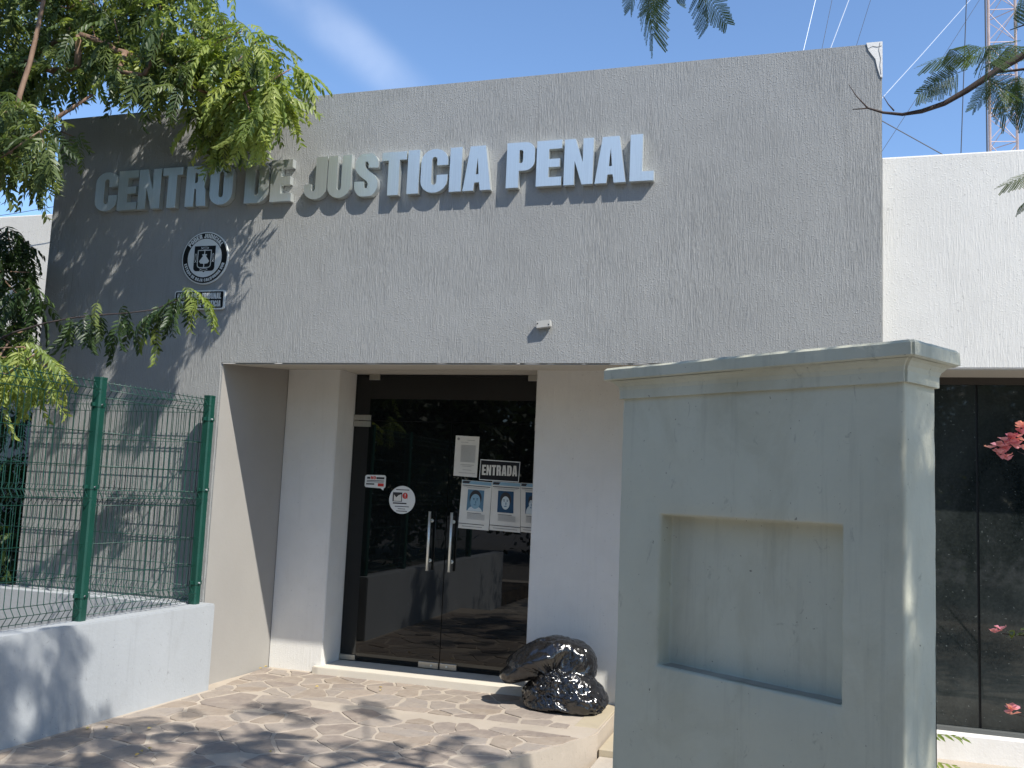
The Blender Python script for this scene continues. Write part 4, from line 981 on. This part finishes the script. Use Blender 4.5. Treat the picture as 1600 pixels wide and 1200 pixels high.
CAN += clumped(canopy(4, (.9, 2.3), (-1.2, -.55), (-.06, -.06), (4.4, 5.4)), 4, .15)
CAN += clumped(canopy(3, (.0, 1.0), (-.5, .25), (-.06, -.06), (4.6, 5.4)), 2, .08)
CAN += clumped(canopy(7, (-.47, -.45), (-2.2, -1.4), (.0, .4), (4.2, 5.2)), 4, .15)
CAN += clumped(canopy(12, (4.18, 4.36), (-3.36, -3.1), (.2, 2.0), (3.9, 5.2)), 5, .13)
for p in CAN:
    for _ in range(1): frs.append((int(rng.integers(0, 3)), p, rotm(rng.uniform(-math.pi, math.pi), rng.uniform(-.5, .4), rng.normal(0, .4)), rng.uniform(.95, 1.4), rng.random()))
OV = []  # unseen overhead foliage, added to hold back sky light from the shaded surfaces
while len(OV) < 360:
    p = np.array([rng.uniform(-1.5, 10.5), rng.uniform(-10.5, -3.6), rng.uniform(4.3, 7.0)])
    if p[2] > (2.7 if p[0] < 4.5 else 3.6)+.33*abs(p[1]): continue
    if p[0] < 4.0 and (p[1] > -5.2 and rng.random() < .75): continue
    u, v = proj(p)
    if -250 < u < 1850 and -200 < v < 1400: continue
    OV.append(p)
OVT = []
for s in range(3):
    r = np.random.default_rng(70+s); vs, fs = [], []
    for i in range(60):
        c = r.normal(0, .17, 3)*np.array([1, 1, .5]); R = rotm(r.uniform(-3, 3), r.uniform(-.6, .6), r.uniform(-.6, .6)); k = len(vs)
        for x_, y_ in ((0, 0), (.05, .012), (.1, 0), (.05, -.012)): vs.append(c+R@np.array([x_, y_, 0]))
        fs.append((k, k+1, k+2, k+3))
    OVT.append((np.array(vs), fs))
bake('crown', [(i % 3, p, rotm(rng.uniform(-3, 3), 0), rng.uniform(1.2, 1.9), rng.random()) for i, p in enumerate(OV)], OVT, M_FROND, poi)
singles('frond', frs[:295], FT, M_FROND, poi); bake('fine_foliage', frs[295:], FT, M_FROND, poi)
branches('trunk', [(7.6, -4.2, -.3), (7.55, -4.25, .8), (7.45, -4.3, 1.9), (7.2, -4.3, 2.9), (6.7, -4.2, 3.8)], [tuple(p) for p in CAN[::2]]+[tuple(P_(1760, 40))], M_BARK2, poi, .15, .006)
# ---- bougainvillea at the right
bou = thing('bougainvillea', (5.5, -2.6, -.25), 'bougainvillea with pink bracts reaching in before the dark window', 'plant')
def bract_cluster(name, c, n, r, sc):
    vs, fs, k0 = [], [], 0
    for i in range(n):
        b = c+rng.normal(0, r, 3); az = rng.uniform(-3.1, 3.1); el = rng.uniform(-.6, 1.0)
        for j in range(3):
            R = rotm(az+j*2.094, el*.4+.5, rng.normal(0, .3)); l = .030*sc*rng.uniform(.85, 1.15); wd = .013*sc; k = len(vs)
            prof = [(0, 0), (.3, .8), (.65, 1), (1, 0), (.65, -1), (.3, -.8), (.5, 0)]
            for t, s in prof: vs.append(b+R@np.array([l*t, wd*s, (.006 if s else -.001)*sc*(t*1.3)]))
            fs += [(k, k+1, k+6), (k+1, k+2, k+6), (k+2, k+3, k+6), (k+3, k+4, k+6), (k+4, k+5, k+6), (k+5, k, k+6)]
    return mesh(name, vs, fs, M_PINK, bou, True)
bl = [px(1562, 700, -3.0), px(1578, 690, -3.0), px(1572, 712, -2.98), px(1590, 695, -3.0), px(1603, 672, -3.0)]
for c in bl: bract_cluster('flower', c, 7, .012, .80)
bract_cluster('flower', px(1563, 988, -2.7), 2, .006, 1.0); bract_cluster('flower', px(1585, 1115, -2.3), 3, .008, 1.15)
a = Acc()
for pts in ([(1590, 705, -3.0), (1640, 730, -2.95), (1720, 860, -2.8), (1760, 1100, -2.7)], [(1566, 990, -2.7), (1605, 994, -2.7), (1680, 1000, -2.65), (1760, 1100, -2.65)], [(1588, 1116, -2.3), (1640, 1130, -2.3), (1760, 1250, -2.4)]):
    a.tube([px(*p) for p in pts], [.0015, .002, .004, .006][:len(pts)], 5)
e0 = px(1760, 1100, -2.67); a.tube([e0, (5.45, -2.6, .3), (5.5, -2.6, -.25)], [.007, .012, .016], 6); a.tube([px(1760, 1250, -2.4), (5.47, -2.6, .1)], [.005, .008], 6)
a.build('stem', M_BARK2, bou, True)
ST = []
for s in range(4):
    t_, f_ = [], []
    prof = [(0, 0), (.25, .8), (.55, .9), (1, 0), (.55, -.9), (.25, -.8), (.5, 0)]
    for t, q_ in prof: t_.append(np.array([.036*t, .011*q_, (.004 if q_ else 0)-.008*t*t]))
    ST.append((np.array(t_), [(0, 1, 6), (1, 2, 6), (2, 3, 6), (3, 4, 6), (4, 5, 6), (5, 0, 6)]))
sm = []
for u, v in ((1576, 987), (1583, 984), (1590, 990), (1595, 985), (1588, 996), (1600, 993)): sm.append((0, px(u, v, -2.7), rotm(rng.uniform(-3, 3), rng.uniform(-.8, .6)), 1, rng.random()))
for _ in range(420):
    u, v = rng.uniform(1660, 1900), rng.uniform(650, 1300); sm.append((0, px(u, v, rng.uniform(-3.0, -2.2)), rotm(rng.uniform(-3, 3), rng.uniform(-.8, .8)), rng.uniform(.9, 1.5), rng.random()))
bake('leaves', sm, ST, M_NEEM, bou)
# ---- small neem sprout behind the pillar
spr = thing('neem_sprout', (4.52, -.55, -.05), 'small neem sprout with fresh leaves peeping out behind the pillar foot', 'plant')
base = np.array([4.52, -.55, -.05]); a = Acc(); sp_it = []
a.tube([base, base+[.02, 0, .25], base+[.03, 0, .42]], [.006, .005, .003], 5); a.build('stem', M_BARK2, spr)
for (z, az, el) in ((.34, .1, .3), (.20, .0, .2), (.14, -.35, .1), (.10, -.2, .05), (.40, 2.5, .4), (.25, 3.0, .3), (.2, -2, .2)): sp_it.append((2, base+np.array([.02, 0, z]), rotm(az, el), .95, rng.random()))
singles('compound_leaf', sp_it, NT, M_NEEMY, spr)
# ---- fallen leaves on the paving
lt, lf = NT[0]
def dry(x, y, z, i):
    s = rng.uniform(.025, .05); pr = [(0, 0), (.3, .28), (.7, .22), (1, 0), (.7, -.22), (.3, -.28), (.5, 0)]; az = rng.uniform(0, 6.28)
    R = rotm(az, rng.uniform(-.1, .1), rng.normal(0, .2))
    o = mesh('fallen_leaf', [R@np.array([p[0]*s, p[1]*s, .004+(.007 if p[1] else 0)*rng.uniform(.3, 1.4)])+np.array([0, 0, .001]) for p in pr], [(0, 1, 6), (1, 2, 6), (2, 3, 6), (3, 4, 6), (4, 5, 6), (5, 0, 6)], M_LITTER)
    o.location = (x, y, z+.004); tag(o, 'small dry yellow leaf fallen on the stone paving', 'leaf', 'dry leaves fallen on the paving')
def gpx(u, v, z=-.056):
    d = F2+R2*(u-800)/FPX-U2*(v-600)/FPX; return CAM+d*((z-CAM[2])/d[2])
for i, (u, v) in enumerate(((408, 1042), (415, 1040), (404, 1046), (597, 1076), (596, 1080), (498, 1075), (700, 1072), (165, 1137), (135, 1141), (423, 1178), (219, 1175), (211, 1183), (232, 1173), (237, 1139), (640, 1064), (425, 1038), (418, 1043))):
    p = gpx(u, v); dry(p[0], p[1], p[2], i)
# ---- trees across the street behind the photographer (seen mirrored in the glass and the letters)
CT = []
for s in range(3):
    r = np.random.default_rng(90+s); vs, fs = [], []
    for i in range(26):
        c = r.normal(0, .22, 3); R = rotm(r.uniform(-3, 3), r.uniform(-1, 1), r.uniform(-1, 1)); k = len(vs)
        for x_, y_ in ((0, 0), (.10, .05), (.2, 0), (.1, -.05)): vs.append(c+R@np.array([x_, y_, 0]))
        fs.append((k, k+1, k+2, k+3))
    CT.append((np.array(vs), fs))
desc = ['broad dark green street tree standing behind the photographer', 'tall dark green street tree standing behind the photographer']
for i, (x, y, h, rx) in enumerate(((-16, -13, 7.5, 3.2), (-11.5, -15.5, 8.2, 3.4), (-7, -14, 6.6, 3.0), (-2.5, -17, 5.8, 3.2), (2.5, -17.5, 5.2, 3.0), (7.5, -17, 5.4, 3.2), (12, -16, 6, 3.2), (-13.5, -9.5, 8.0, 3.4), (-8.8, -10, 8.3, 3.0), (-4.9, -10.8, 7.6, 2.5))):
    t = thing('street_tree', (x, y, -.27), desc[i % 2], 'tree', 'street trees behind the photographer' if False else None)
    t['group'] = 'street trees across the road ' + ('broad' if i % 2 == 0 else 'tall')
    its = []; tg = []
    for k in range(420 if h < 8.5 else 560):
        d = rng.normal(0, 1, 3); d /= np.linalg.norm(d); rr = rng.random()**.45; zc = h*.52; p = np.array([x, y, zc])+d*rr*np.array([rx, rx*.8, h*.48]); p[2] = max(p[2], .3)
        its.append((k % 3, p, rotm(rng.uniform(-3, 3), 0), rng.uniform(1.1, 1.7), rng.random()))
        if k % 12 == 0: tg.append(tuple(p))
    branches('trunk', [(x, y, -.3), (x+.05, y, 1.0), (x, y, h*.35)], tg, M_BARK2, t, .2, .02)
    bake('crown', its, CT, M_HEDGE, t)
